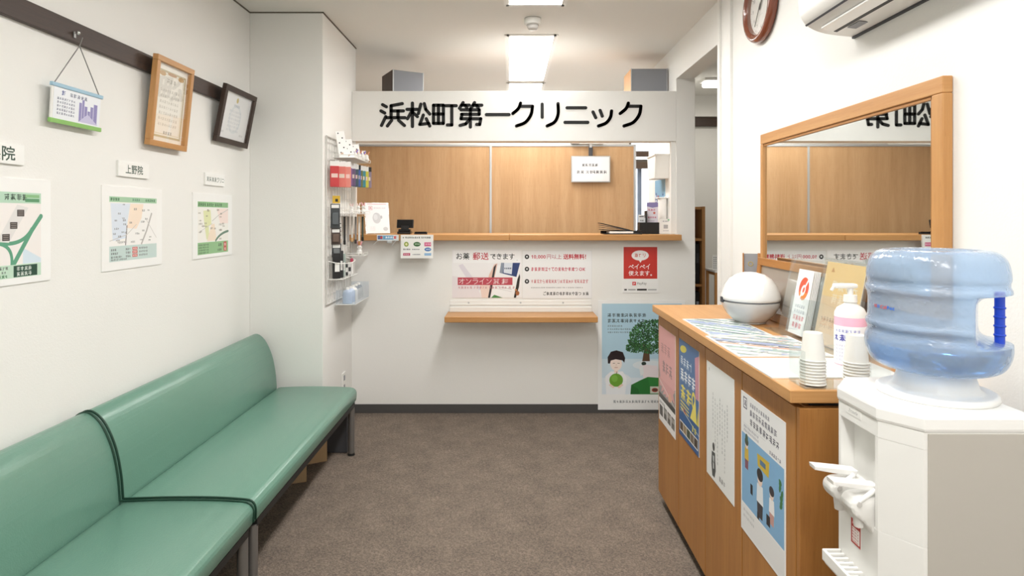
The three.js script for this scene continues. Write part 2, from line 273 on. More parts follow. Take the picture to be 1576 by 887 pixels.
// sign lettering on the header: every character is its own thin cut letter
function letterGeo(ch, w, h, lw, depth) {
  const geos = [];
  for (const st of strokesOf(ch)) for (let i = 0; i + 1 < st.length; i++) {
    const a = [st[i][0] / 100 * w, -st[i][1] / 100 * h], b = [st[i + 1][0] / 100 * w, -st[i + 1][1] / 100 * h], dx = b[0] - a[0], dy = b[1] - a[1], len = Math.hypot(dx, dy), r = lw / 2;
    const s = new THREE.Shape(); s.moveTo(0, -r); s.lineTo(len, -r); s.absarc(len, 0, r, -PI / 2, PI / 2, false); s.lineTo(0, r); s.absarc(0, 0, r, PI / 2, PI * 1.5, false);
    const g = new THREE.ExtrudeGeometry(s, { depth, bevelEnabled: false, curveSegments: 6 }); g.rotateZ(Math.atan2(dy, dx)); g.translate(a[0], a[1], 0); geos.push(g);
  }
  return geos;
}
{
  const t = thing('clinic_sign', 'black cut lettering of the clinic name on the white header', 'sign', [0, 0, BACK]);
  const px = 1 / 241.7, X = (x) => (x - 785) * px;
  const cells = [['浜', 584, 41], ['松', 625, 38], ['町', 665, 38], ['第', 704, 40], ['一', 747, 38], ['ク', 786, 40], ['リ', 826, 42], ['ニ', 867, 40], ['ッ', 905, 42], ['ク', 951, 42]];
  for (const [ch, x0, w] of cells) { const gs = letterGeo(ch, w * px, 40 * px, 4.9 * px, 0.003); for (const g of gs) g.translate(X(x0), 1.25 + (333 - 156) * px, 0.0003); obj('letter', gs, M.ink, t); }
}

// reception worktop in two lengths
{
  const t = thing('reception_counter', 'honey coloured wooden worktop ledge of the reception window', 'counter', [0, 0, 0]);
  obj('worktop', lim(-1.005, -0.004, 1.1, 1.137, -3.85, -4.24, 0.004, 'x'), M.honey, t);
  obj('worktop', lim(-0.003, 1.072, 1.1, 1.137, -3.85, -3.928, 0.004, 'x'), M.honey, t);
  obj('worktop', lim(-0.003, 1.056, 1.1, 1.137, -3.928, -4.24, 0.001, 'x'), M.honey, t);
}
// wooden partition behind the counter
{
  const t = thing('wood_partition', 'light oak partition of two panels behind the reception counter', 'partition', [0, 0, -4.62]);
  obj('panel', lim(-1.2, -0.152, 0.02, 1.775, 0, -0.03, 0.001, 'y'), M.panel, t);
  obj('panel', lim(-0.138, 0.925, 0.02, 1.775, 0, -0.03, 0.001, 'y'), M.panel, t);
  obj('seam_strip', lim(-0.153, -0.137, 0.02, 1.775, 0.005, -0.035, 0.001), M.alu, t);
  obj('end_post', lim(0.925, 0.943, 0, 1.79, 0.006, -0.036, 0.002), M.alu, t);
  obj('top_rail', lim(-1.2, 0.925, 1.775, 1.79, 0.004, -0.034, 0.001), M.alu, t);
  obj('foot_rail', lim(-1.2, 0.925, 0, 0.02, 0.004, -0.034, 0.001), M.alu, t);
}

// ---------------------------------------------------------------- benches
function makeBench(d0, d1, label, ends) {   // from depth d0 (near) to d1 (far), along the left wall
  const L = d1 - d0, t = thing('waiting_bench', label, 'bench', [-1.02, 0, -(d0 + d1) / 2], 0, 'green vinyl waiting benches');
  const X = (x) => x + 1.02, h = L / 2;
  const prof = [[-1.232, 0.285], [-1.233, 0.35], [-1.24, 0.43], [-1.256, 0.51], [-1.282, 0.575], [-1.308, 0.612], [-1.338, 0.63], [-1.366, 0.622], [-1.384, 0.596], [-1.388, 0.55], [-1.388, 0.285]];
  const sh = new THREE.Shape(); sh.moveTo(X(prof[0][0]), prof[0][1]); sh.lineTo(X(prof[1][0]), prof[1][1]); sh.splineThru(prof.slice(2, 10).map(([a, b]) => new THREE.Vector2(X(a), b))); sh.lineTo(X(prof[10][0]), prof[10][1]);
  const bg = new THREE.ExtrudeGeometry(sh, { depth: L - 0.02, bevelEnabled: true, bevelThickness: 0.009, bevelSize: 0.006, bevelOffset: -0.006, bevelSegments: 3, curveSegments: 28 }); bg.translate(0, 0, -h + 0.01);
  const back = obj('backrest', uvBox(toCreasedNormals(bg, 0.7), 'z'), M.vinyl, t);
  const s2 = new THREE.Shape();   // seat cushion section, front edge well rounded
  s2.moveTo(X(-1.30), 0.275); s2.lineTo(X(-1.30), 0.325); s2.lineTo(X(-1.236), 0.327); s2.bezierCurveTo(X(-1.232), 0.342, X(-1.226), 0.346, X(-1.21), 0.348); s2.bezierCurveTo(X(-1.1), 0.354, X(-0.95), 0.354, X(-0.85), 0.348); s2.bezierCurveTo(X(-0.824), 0.346, X(-0.812), 0.336, X(-0.81), 0.318); s2.lineTo(X(-0.812), 0.285); s2.bezierCurveTo(X(-0.813), 0.277, X(-0.818), 0.275, X(-0.826), 0.275);
  const sg = new THREE.ExtrudeGeometry(s2, { depth: L - 0.018, bevelEnabled: true, bevelThickness: 0.008, bevelSize: 0.008, bevelOffset: -0.008, bevelSegments: 3, curveSegments: 16 }); sg.translate(0, 0, -h + 0.009);
  const seat = obj('seat', uvBox(toCreasedNormals(sg, 0.7), 'z'), M.vinyl, t);
  for (const e of ends) {
    const z = e * (h - 0.006);
    obj('piping', tube(prof.slice(1, 10).map(([a, b]) => [X(a) + 0.001, b + 0.001, z]), 0.0036, false, 50), M.piping, back);
    obj('piping', tube([[-1.23, 0.351], [-1.1, 0.3555], [-0.95, 0.3555], [-0.85, 0.35], [-0.82, 0.342], [-0.81, 0.32], [-0.81, 0.285]].map(([a, b]) => [X(a), b, z]), 0.0034, false, 60), M.piping, seat);
  }
  obj('underframe', [lim(X(-0.84), X(-0.815), 0.252, 0.275, -h + 0.03, h - 0.03), lim(X(-1.29), X(-1.265), 0.252, 0.275, -h + 0.03, h - 0.03), lim(X(-1.28), X(-0.83), 0.252, 0.275, -0.012, 0.012), lim(X(-1.28), X(-0.83), 0.252, 0.275, h - 0.055, h - 0.03), lim(X(-1.28), X(-0.83), 0.252, 0.275, -h + 0.03, -h + 0.055)], M.black, t);
  for (const x of [-0.832, -1.3]) for (const e of [-1, 1]) {
    const leg = obj('leg', cyl(0.0165, 0.0165, 0.25, X(x), 0.008, e * (h - 0.035)), M.steel, t);
    obj('foot_cap', cyl(0.019, 0.018, 0.012, X(x), 0, e * (h - 0.035)), M.black, leg);
  }
}
makeBench(0.645, 1.955, 'green vinyl bench nearest the viewer, cut off by the edge of the photo', [-1]);
makeBench(1.96, 3.27, 'green vinyl bench at the far end beside the corner column', [1]);
function cardbox(x, z, w, h, d, turn, label) {
  const t = thing('cardboard_box', label, 'box', [x, 0, z], turn, 'boxes stored under the benches');
  obj('carton', bx(w, h, d, 0, h / 2, 0, 0.002), M.card, t);
  obj('packing_tape', [bx(0.035, 0.0008, d * 1.002, 0, h + 0.0004, 0), bx(0.035, h * 0.25, 0.0008, 0, h * 0.87, d / 2 + 0.0003)], std('#c9a878', 0.35), t);
}
cardbox(-0.995, -3.16, 0.1, 0.235, 0.07, 0.5, 'tan cardboard box under the far bench near its end leg');
cardbox(-1.02, -2.93, 0.1, 0.232, 0.09, 0.35, 'tan cardboard box under the middle of the far bench');
cardbox(-0.99, -1.72, 0.16, 0.23, 0.14, 0.1, 'tan cardboard box under the near bench');
{ const t = thing('storage_bin', 'dark grey bin under the far bench beside its leg', 'bin', [-0.915, 0, -3.31]); obj('bin_body', [lim(-0.055, 0.055, 0, 0.2, -0.05, 0.05, 0.006)], M.darkGrey, t); obj('lid', lim(-0.058, 0.058, 0.2, 0.225, -0.053, 0.053, 0.005), M.darkGrey, t); }

// ---------------------------------------------------------------- cabinet
{
  const t = thing('low_cabinet', 'long low wooden cabinet with four doors along the mirror wall', 'cabinet', [0, 0, 0]);
  const cab = M.cab, F = 0.651;
  obj('plinth', lim(F + 0.03, 1.05, 0, 0.045, -1.41, -2.69), M.black, t);
  obj('body', [lim(F + 0.02, 1.052, 0.045, 0.818, -1.404, -2.71, 0.001, 'y')], cab, t);
  obj('end_panel', lim(F, 1.052, 0.03, 0.818, -1.387, -1.403, 0.001, 'y'), cab, t);
  const e = [2.71, 2.384, 2.058, 1.732, 1.406];
  for (let i = 0; i < 4; i++) obj('door', lim(F, F + 0.019, 0.05, 0.815, -e[i] + 0.0024, -e[i + 1] - 0.0024, 0.0015, 'y'), cab, t);
  obj('worktop', lim(F - 0.022, 1.055, 0.83, 0.86, -1.385, -2.73, 0.003, 'z'), M.honey, t);
  obj('top_rail', lim(F + 0.035, 1.05, 0.816, 0.831, -1.41, -2.69), M.black, t);
}

// ---------------------------------------------------------------- wall mirror
{
  const d0 = 1.475, d1 = 2.552, y0 = 1.0, y1 = 1.588, fw = 0.041, X0 = 1.034;
  const t = thing('wall_mirror', 'large wood-framed mirror on the wall above the cabinet', 'mirror', [0, 0, 0]);
  const fr = obj('frame', [lim(X0, 1.059, y1 - fw, y1, -d0, -d1, 0.003, 'z'), lim(X0, 1.059, y0, y0 + fw, -d0, -d1, 0.003, 'z'), lim(X0, 1.059, y0 + fw, y1 - fw, -d0, -d0 - fw, 0.003, 'y'), lim(X0, 1.059, y0 + fw, y1 - fw, -d1 + fw * 0.55, -d1, 0.003, 'y')], M.honey, t);
  obj('inner_lip', [lim(X0 + 0.005, 1.055, y1 - fw - 0.009, y1 - fw, -d0 - fw, -d1 + 0.025, 0.001, 'z'), lim(X0 + 0.005, 1.055, y0 + fw, y0 + fw + 0.009, -d0 - fw, -d1 + 0.025, 0.001, 'z'), lim(X0 + 0.005, 1.055, y0 + fw, y1 - fw, -d0 - fw, -d0 - fw - 0.009, 0.001, 'y')], M.cab, fr);
  obj('mirror_glass', lim(1.044, 1.052, y0 + 0.02, y1 - 0.02, -d0 - 0.02, -d1 + 0.012), M.mirror, t);
}
// ---------------------------------------------------------------- air conditioner
{
  const t = thing('air_conditioner', 'white wall air conditioner high on the mirror wall', 'air conditioner', [0, 0, -1.51]);
  const s = new THREE.Shape(); s.moveTo(1.058, 1.803); s.lineTo(1.0, 1.809); s.bezierCurveTo(0.955, 1.815, 0.905, 1.828, 0.893, 1.872); s.bezierCurveTo(0.886, 1.9, 0.884, 2.0, 0.892, 2.06); s.bezierCurveTo(0.9, 2.08, 0.93, 2.088, 0.95, 2.09); s.lineTo(1.058, 2.09);
  const g = new THREE.ExtrudeGeometry(s, { depth: 0.78, bevelEnabled: true, bevelThickness: 0.01, bevelSize: 0.008, bevelOffset: -0.008, bevelSegments: 4, curveSegments: 18 }); g.translate(0, 0, -0.39);
  obj('housing', toCreasedNormals(g, 0.6), M.plastic, t);
  const strip = (x0, y0, x1, y1, th, z0, z1) => { const len = Math.hypot(x1 - x0, y1 - y0), b = new THREE.BoxGeometry(len, th, z1 - z0); b.rotateZ(Math.atan2(y1 - y0, x1 - x0)); b.translate((x0 + x1) / 2, (y0 + y1) / 2, (z0 + z1) / 2); return clean(b); };
  obj('air_slot', strip(0.9755, 1.8105, 0.9855, 1.809, 0.006, -0.35, 0.37), M.black, t);
  obj('louver', strip(0.938, 1.8185, 0.972, 1.8095, 0.006, -0.35, 0.37), M.gloss, t);
  obj('panel_joint', strip(0.9045, 1.837, 0.908, 1.832, 0.003, -0.38, 0.38), M.darkGrey, t);
  obj('wall_plate', lim(1.052, 1.0595, 1.797, 1.81, -0.39, 0.39), M.darkGrey, t);
  obj('warning_label', strip(0.995, 1.8073, 1.02, 1.8047, 0.0015, -0.31, -0.25), M.grey, t);
}
// ---------------------------------------------------------------- clock
{
  const t = thing('wall_clock', 'round wall clock with reddish-brown wooden rim', 'clock', [RIGHT - 0.001, 2.128, -2.575], -PI / 2); t.scale.set(0.96, 0.96, 1);
  const ring = lathe([[0.118, 0.0], [0.15, 0.0], [0.158, 0.012], [0.155, 0.026], [0.146, 0.036], [0.134, 0.038], [0.124, 0.03], [0.118, 0.02], [0.118, 0]], 64); ring.rotateX(PI / 2);
  obj('rim', ring, phy('#7a3c22', 0.25, { clearcoat: 0.6 }), t);
  const tex = canvasTex(512, 512, (c, w) => {
    fill(c, '#f1f0ec', 0, 0, w, w);
    for (let i = 0; i < 60; i++) { const a = i * PI / 30; line(c, '#222', i % 5 ? 2 : 5, [[256 + Math.sin(a) * 238, 256 - Math.cos(a) * 238], [256 + Math.sin(a) * (i % 5 ? 228 : 222), 256 - Math.cos(a) * (i % 5 ? 228 : 222)]]); }
    c.fillStyle = '#333'; c.font = '46px serif'; c.textAlign = 'center'; c.textBaseline = 'middle';
    for (let i = 1; i <= 12; i++) { const a = i * PI / 6; c.fillText(String(i), 256 + Math.sin(a) * 186, 256 - Math.cos(a) * 186); }
    line(c, '#aaa', 2, [[215, 330], [297, 330]]);
  });
  const face = new THREE.CircleGeometry(0.12, 48); face.translate(0, 0, 0.012);
  obj('dial', face, new THREE.MeshStandardMaterial({ map: tex, roughness: 0.5 }), t);
  const hand = (len, w, a, z) => { const g = new THREE.BoxGeometry(w, len, 0.002); g.translate(0, len / 2 - 0.015, z); g.rotateZ(-a); return clean(g); };
  obj('hour_hand', hand(0.075, 0.007, 0.55, 0.016), M.black, t); obj('minute_hand', hand(0.105, 0.005, 3.75, 0.019), M.black, t);
  obj('clock_glass', at((() => { const g = new THREE.CylinderGeometry(0.119, 0.119, 0.002, 48); g.rotateX(PI / 2); return clean(g); })(), 0, 0, 0.028), M.glass, t);
}
// ---------------------------------------------------------------- water dispenser
const CX = 0.772, CZ = -1.147, CH = 0.915;
{
  const t = thing('water_dispenser', 'white floor water dispenser in front of the cabinet end', 'water dispenser', [CX, 0, CZ]);
  const W = 0.1225, x0 = -0.127, x1 = 0.1;   // front (towards -x) and back
  const plan = (g = 0) => { const s = new THREE.Shape(); [[x0 - g, -W + 0.058], [x0 + 0.042, -W - g], [x1, -W - g], [x1, W + g], [x0 + 0.042, W + g], [x0 - g, W - 0.058]].forEach(([a, b], i) => (i ? s.lineTo(a, b) : s.moveTo(a, b))); s.closePath(); return s; };
  const slab = (s, y0, y1, bev) => { const g = new THREE.ExtrudeGeometry(s, { depth: y1 - y0 - 2 * bev, bevelEnabled: bev > 0, bevelThickness: bev, bevelSize: bev, bevelOffset: -bev, bevelSegments: 3 }); g.rotateX(-PI / 2); g.translate(0, y0 + bev, 0); return clean(g); };
  // the front is built round the dispensing niche: top block, lower block, and two cheeks beside the niche
  const yN0 = 0.70, yN1 = 0.862, nb = x0 + 0.026, nz = W - 0.066;
  const inner = new THREE.Shape(); [[nb, -W + 0.03], [x0 + 0.046, -W + 0.002], [x1, -W + 0.002], [x1, W - 0.002], [x0 + 0.046, W - 0.002], [nb, W - 0.03]].forEach(([a, b], i) => (i ? inner.lineTo(a, b) : inner.moveTo(a, b))); inner.closePath();
  const cheek = (s) => { const c = new THREE.Shape(); [[x0, s * (W - 0.058)], [x0 + 0.042, s * W], [x0 + 0.05, s * W], [x0 + 0.05, s * nz], [x0, s * nz]].forEach(([a, b], i) => (i ? c.lineTo(a, b) : c.moveTo(a, b))); return c; };
  obj('front_shell', [slab(plan(), 0.03, yN0, 0.002), slab(plan(), yN1, CH - 0.024, 0.001), slab(cheek(1), yN0, yN1, 0), slab(cheek(-1), yN0, yN1, 0)], M.plastic, t);
  obj('niche', slab(inner, yN0, yN1, 0), M.plastic, t);
  obj('side_panel', [lim(x0 + 0.048, x1 - 0.004, 0.04, CH - 0.026, W - 0.002, W + 0.0015, 0.001), lim(x0 + 0.048, x1 - 0.004, 0.04, CH - 0.026, -W - 0.0015, -W + 0.002, 0.001)], M.shadedBeige, t);  // side panels beige, with the shade on that side put into the colour
  obj('back_cover', lim(x1, x1 + 0.036, 0.03, CH - 0.012, -W + 0.004, W - 0.002, 0.012), M.plastic, t);
  obj('lid', slab(plan(0.003), CH - 0.026, CH + 0.006, 0.008), M.gloss, t);
  obj('bottle_collar', lathe([[0.05, 0.0], [0.094, 0.0], [0.097, 0.004], [0.096, 0.011], [0.09, 0.014], [0.078, 0.011], [0.068, 0.018], [0.06, 0.046], [0.05, 0.048], [0.05, 0.0]].map(([a, b]) => [a, b + CH + 0.004]).reverse(), 56).translate(0.018, 0, 0.0), M.plastic, t);
  obj('base', lim(x0 + 0.02, x1 + 0.02, 0, 0.032, -W + 0.02, W - 0.02, 0.005), M.greyPlastic, t);
  for (const z of [-0.033, 0.033]) {
    const y = 0.757, ps = new THREE.Shape(); ps.moveTo(x0 + 0.028, y - 0.004); ps.lineTo(x0 - 0.022, y - 0.006); ps.bezierCurveTo(x0 - 0.042, y - 0.008, x0 - 0.046, y - 0.03, x0 - 0.03, y - 0.042); ps.bezierCurveTo(x0 - 0.012, y - 0.054, x0 - 0.004, y - 0.062, x0 + 0.002, y - 0.078); ps.lineTo(x0 + 0.028, y - 0.055);
    const pg = new THREE.ExtrudeGeometry(ps, { depth: 0.026, bevelEnabled: true, bevelThickness: 0.007, bevelSize: 0.006, bevelOffset: -0.006, bevelSegments: 4, curveSegments: 12 }); pg.translate(0, 0, z - 0.013);
    const tap = obj('tap', [toCreasedNormals(pg, 0.8), cyl(0.008, 0.01, 0.02, x0 - 0.016, y - 0.066, z, 16)], M.plastic, t);
    const ls = new THREE.Shape(); ls.moveTo(x0 + 0.01, y + 0.004); ls.lineTo(x0 - 0.022, y + 0.006); ls.lineTo(x0 - 0.066, y + 0.014); ls.lineTo(x0 - 0.067, y + 0.019); ls.lineTo(x0 - 0.02, y + 0.014); ls.lineTo(x0 + 0.012, y + 0.01);
    const lg = new THREE.ExtrudeGeometry(ls, { depth: 0.02, bevelEnabled: true, bevelThickness: 0.002, bevelSize: 0.0015, bevelSegments: 2 }); lg.translate(0, 0, z - 0.01);
    obj('lever', [clean(lg), rod([x0 - 0.026, y - 0.014, z + 0.018], [x0 + 0.004, y + 0.006, z + 0.016], 0.0045)], M.gloss, tap);
    obj('lever_pin', rod([x0 - 0.026, y - 0.018, z - 0.021], [x0 - 0.026, y - 0.018, z + 0.022], 0.0045, 14), M.greyPlastic, tap);
  }
  const lab = sheetMesh('warning_label', 0.032, 0.046, 0.001, canvasTex(128, 184, (c, w, h) => { fill(c, '#b23a34', 0, 0, w, h); fill(c, '#f3eeea', 14, 60, w - 28, h - 74); write(c, '####', 14, 18, 24, '#f6dada', 0.12); for (let i = 0; i < 5; i++) write(c, '#+#++', 14, 64 + i * 22, 17, '#a33', 0.1); }), t);
  lab.position.set(x0 - 0.0004, 0.66, -0.003); lab.rotation.y = -PI / 2;
  const logo = sheetMesh('nameplate', 0.05, 0.014, 0.0006, canvasTex(200, 56, (c, w, h) => { fill(c, '#ecebe7', 0, 0, w, h); c.fillStyle = '#8d8d8d'; c.font = 'italic 34px serif'; c.fillText('Frusele', 36, 38); }), t);
  logo.position.set(x0 - 0.0002, 0.882, -0.012); logo.rotation.y = -PI / 2;
  const tray = obj('drip_tray', [lim(x0 - 0.034, x0 + 0.001, 0.575, 0.586, -0.055, 0.055, 0.004), lim(x0 - 0.036, x0 - 0.03, 0.58, 0.602, -0.057, 0.057, 0.002), lim(x0 - 0.036, x0, 0.58, 0.602, -0.059, -0.054, 0.002), lim(x0 - 0.036, x0, 0.58, 0.602, 0.054, 0.059, 0.002)], M.plastic, t);
  for (let i = 0; i < 7; i++) obj('slat', lim(x0 - 0.032, x0 + 0.001, 0.595, 0.599, -0.048 + i * 0.0155, -0.042 + i * 0.0155), M.plastic, tray);
  for (const y of [0.86, 0.66, 0.58]) obj('screw', rod([x1 + 0.02, y, W - 0.004], [x1 + 0.02, y, W + 0.001], 0.004), M.steel, t);
}
{ // hose behind the dispenser
  tag(obj('water_hose', [tube([[0.917, 0.66, -1.16], [0.945, 0.655, -1.15], [0.985, 0.62, -1.17], [1.01, 0.3, -1.2], [1.02, 0.009, -1.25]], 0.008), tube([[0.917, 0.63, -1.12], [0.96, 0.625, -1.12], [1.03, 0.6, -1.13], [1.05, 0.3, -1.14], [1.045, 0.009, -1.15]], 0.008)], M.greyPlastic), 'pale hoses behind the water dispenser running down to the floor', 'hose');
}
// water bottle: a ribbed body with a chord cut into it where the handle sits
{
  const cx = CX + 0.018, y0 = CH + 0.052, H = 0.222, R = 0.114;
  const t = thing('water_bottle', 'big translucent blue water bottle upside down on the dispenser', 'bottle', [cx, y0, CZ]);
  const prof = [[0.0, 0.0], [0.06, 0.0], [0.085, 0.003], [0.102, 0.012], [0.111, 0.028], [0.1145, 0.045], [0.1138, 0.058], [0.111, 0.066], [0.1095, 0.071], [0.11, 0.076], [0.1125, 0.081], [0.1128, 0.087], [0.1108, 0.092], [0.1095, 0.098], [0.109, 0.115], [0.1092, 0.132], [0.1105, 0.14], [0.1132, 0.146], [0.1132, 0.152], [0.1105, 0.158], [0.1102, 0.164], [0.112, 0.172], [0.109, 0.196], [0.103, 0.21], [0.092, 0.219], [0.075, 0.222], [0.066, 0.2195], [0.06, 0.216], [0.0, 0.215]];
  const cr = new THREE.CatmullRomCurve3(prof.map(([a, b]) => V(a, b, 0)), false, 'centripetal').getPoints(150);
  const th0 = Math.atan2(0.62, 0.785);   // towards the room side, where the grip is
  const hN0 = 0.062, hN1 = 0.142, cut = 0.062, sm = (a, b, x) => { const k = Math.min(1, Math.max(0, (x - a) / (b - a))); return k * k * (3 - 2 * k); };
  const make = (k, hMax) => {
    const rows = cr.filter((p) => p.y <= hMax + 1e-6), S = 144, pos = [], uv = [], idx = [];
    if (hMax < 0.2) rows.push(V(0, hMax, 0));
    rows.forEach((p, i) => { for (let j = 0; j <= S; j++) {
      const a = j / S * 2 * PI, dl = Math.atan2(Math.sin(a - th0), Math.cos(a - th0)); let r = Math.max(0, p.x * k), tt = Math.abs(p.y - (hN0 + hN1) / 2) / ((hN1 - hN0) / 2 + 0.004), n = tt < 1 ? Math.pow(1 - tt ** 5, 0.6) : 0;
      if (Math.abs(dl) < 1.2) { const c = Math.min(r, cut * k / Math.cos(dl)); r += (c - r) * n; }
      pos.push(r * Math.cos(a), p.y * (k < 1 ? 0.99 : 1) + (k < 1 ? 0.002 : 0), r * Math.sin(a)); uv.push(j / S, i / rows.length * 0.5);
      if (i && j) { const A = (i - 1) * (S + 1) + j - 1, B = A + S + 1; idx.push(A, B, A + 1, B, B + 1, A + 1); }
    } });
    const g = new THREE.BufferGeometry(); g.setAttribute('position', new THREE.Float32BufferAttribute(pos, 3)); g.setAttribute('uv', new THREE.Float32BufferAttribute(uv, 2)); g.setIndex(idx); g.computeVertexNormals(); return clean(g);
  };
  obj('bottle_body', make(1, 1), phy('#cfe1f4', 0.16, { transmission: 0.7, ior: 1.4, bumpMap: TX.drops, bumpScale: 0.0006, side: THREE.DoubleSide }), t);
  obj('water', make(0.97, 0.05), phy('#d5e8fa', 0.05, { transmission: 0.92, ior: 1.33, thickness: 0.1, attenuationColor: lin('#9fd0f4'), attenuationDistance: 0.2 }), t);
  const gx = Math.cos(th0) * 0.094, gz = Math.sin(th0) * 0.094;
  obj('handle', [rod([gx, hN0 - 0.008, gz], [gx, hN1 + 0.008, gz], 0.0078, 16), ...[0.018, 0.034, 0.05, 0.066].map((y) => at((() => { const g = new THREE.TorusGeometry(0.0072, 0.0022, 8, 20); g.rotateX(PI / 2); return clean(g); })(), gx, hN0 + y - 0.006, gz))], std('#1f49c8', 0.35), t);
  // printed name on the side that faces the room
  const S = 24, pos = [], uv = [], idx = [], a0 = 2.74, a1 = 3.2;
  for (let j = 0; j <= S; j++) for (const e of [0, 1]) { const a = a0 + (a1 - a0) * j / S; pos.push(0.1102 * Math.cos(a), 0.111 + e * 0.013, 0.1102 * Math.sin(a)); uv.push(1 - j / S, e); if (j && e) { const A = (j - 1) * 2; idx.push(A, A + 1, A + 2, A + 1, A + 3, A + 2); } }
  const g = new THREE.BufferGeometry(); g.setAttribute('position', new THREE.Float32BufferAttribute(pos, 3)); g.setAttribute('uv', new THREE.Float32BufferAttribute(uv, 2)); g.setIndex(idx); g.computeVertexNormals();
  const tex = canvasTex(512, 156, (c) => { c.clearRect(0, 0, 512, 156); c.font = 'bold 100px sans-serif'; const put = (s, x, col) => { c.fillStyle = col; c.fillText(s, x, 112); }; put('M', 8, '#d2403a'); put('O', 94, '#2d5fd0'); put('C', 190, '#d2403a'); put('al', 258, '#d2403a'); put('Pac', 340, '#2d6fd8'); });
  obj('print', g, new THREE.MeshStandardMaterial({ map: tex, transparent: true, alphaTest: 0.5, roughness: 0.5, side: THREE.DoubleSide }), t);
}

// ---------------------------------------------------------------- left wall: picture rail and what hangs there
tag(obj('picture_rail', lim(LEFT, LEFT + 0.018, 1.804, 1.87, FZ, -3.3, 0.002, 'z'), M.darkWood), 'dark brown picture rail along the upper left wall', 'rail');
{ // clear hanging notice
  const t = thing('hanging_notice', 'small acrylic notice with blue top hung from a hook on the rail', 'notice', [LEFT + 0.024, 1.595, -1.96], PI / 2);
  t.rotation.order = 'YXZ'; t.rotation.x = 0.06;
  const w = 0.225, h = 0.122;
  obj('back_plate', bx(w, h, 0.005, 0, 0, 0, 0.001), M.white, t);
  const s = sheetMesh('print', w - 0.014, h - 0.026, 0.001, canvasTex(720, 360, (c, W, H) => {
    fill(c, '#eef1f6', 0, 0, W, H); write(c, '#', 110, 20, 60, '#3a4a8c', 0.12); write(c, '#####', 230, 26, 52, '#3c4668', 0.1);
    for (let i = 0; i < 5; i++) write(c, '#+##++#+', 50, 104 + i * 42, 33, '#4a5170', 0.1);
    for (const [x, y, w2, h2] of [[380, 110, 40, 230], [425, 70, 36, 270], [466, 140, 44, 200], [516, 190, 40, 150], [560, 130, 46, 210], [612, 90, 60, 250]]) { fill(c, '#9a94c4', x, y, w2, h2); for (let k = 0; k < h2 / 18 - 1; k++) fill(c, '#7d76b0', x + 6, y + 8 + k * 18, w2 - 12, 7); }
    poly(c, '#c9c5e2', [[380, 340], [520, 230], [690, 340]]);
  }), t); s.position.set(0, 0.0, 0.003);
  obj('top_bar', bx(w + 0.006, 0.012, 0.01, 0, h / 2 - 0.006, 0.001, 0.002), std('#9fc3d8', 0.3), t);
  obj('bottom_bar', bx(w + 0.006, 0.014, 0.01, 0, -h / 2 + 0.007, 0.001, 0.002), std('#8cc06a', 0.3), t);
  obj('cord', [rod([-0.1, h / 2, 0.0], [-0.004, h / 2 + 0.135, 0.0], 0.0016), rod([0.1, h / 2, 0.0], [-0.004, h / 2 + 0.135, 0.0], 0.0016), rod([-0.004, h / 2 + 0.135, 0], [-0.004, h / 2 + 0.163, 0.008], 0.0018)], M.steel, t);
  const p = thing('wall_hook', 'small metal hook on the dark rail', 'hook', [LEFT + 0.018, 1.826, -1.956], PI / 2);
  obj('hook_plate', bx(0.01, 0.02, 0.004, 0, 0, 0.002, 0.001), M.steel, p); obj('knob', at(clean(new THREE.SphereGeometry(0.006, 16, 12)), 0, 0.006, 0.014), M.chrome, p); obj('stem', rod([0, 0.006, 0.002], [0, 0.006, 0.012], 0.002), M.chrome, p);
}
function frame(name, label, w, h, fw, depth, mat, tex) {
  const t = thing(name, label, 'picture frame', [0, 0, 0], PI / 2);
  obj('frame_bar', bx(w, fw, depth, 0, h / 2 - fw / 2, 0, 0.002, 'x'), mat, t); obj('frame_bar', bx(w, fw, depth, 0, -h / 2 + fw / 2, 0, 0.002, 'x'), mat, t);
  obj('frame_bar', bx(fw, h - 2 * fw, depth, -w / 2 + fw / 2, 0, 0, 0.002, 'y'), mat, t); obj('frame_bar', bx(fw, h - 2 * fw, depth, w / 2 - fw / 2, 0, 0, 0.002, 'y'), mat, t);
  const s = sheetMesh('certificate', w - 2 * fw + 0.006, h - 2 * fw + 0.006, 0.003, tex, t, 0.4); s.position.z = -depth / 2 + 0.004;
  obj('glass', bx(w - 2 * fw + 0.004, h - 2 * fw + 0.004, 0.0015, 0, 0, depth / 2 - 0.006), M.glass, t);
  return t;
}
{
  const tex = canvasTex(420, 580, (c, w, h) => {
    fill(c, '#f2efe6', 0, 0, w, h); c.strokeStyle = '#c2b48e'; c.lineWidth = 16; c.strokeRect(34, 56, w - 68, h - 100); c.strokeStyle = '#ded5bb'; c.lineWidth = 6; c.strokeRect(54, 76, w - 108, h - 140);
    oval(c, '#c9a36a', 90, 76, 40, 18); oval(c, '#c9a36a', 330, 76, 40, 18); oval(c, '#b98d62', 210, 66, 60, 12);
    write(c, '###', 145, 100, 40, '#8a8674', 0.07); for (let i = 0; i < 7; i++) write(c, '#+#++#+##', 82, 180 + i * 42, 27, '#b3aea0', 0.07); write(c, '####', 160, 490, 28, '#77736a', 0.09);
  });
  const f = frame('certificate_frame', 'honey wood framed certificate hung upright across the rail', 0.27, 0.347, 0.022, 0.022, M.honey, tex);
  f.position.set(LEFT + 0.04, 1.697, -2.475); f.rotation.order = 'YXZ'; f.rotation.x = 0.1;
}
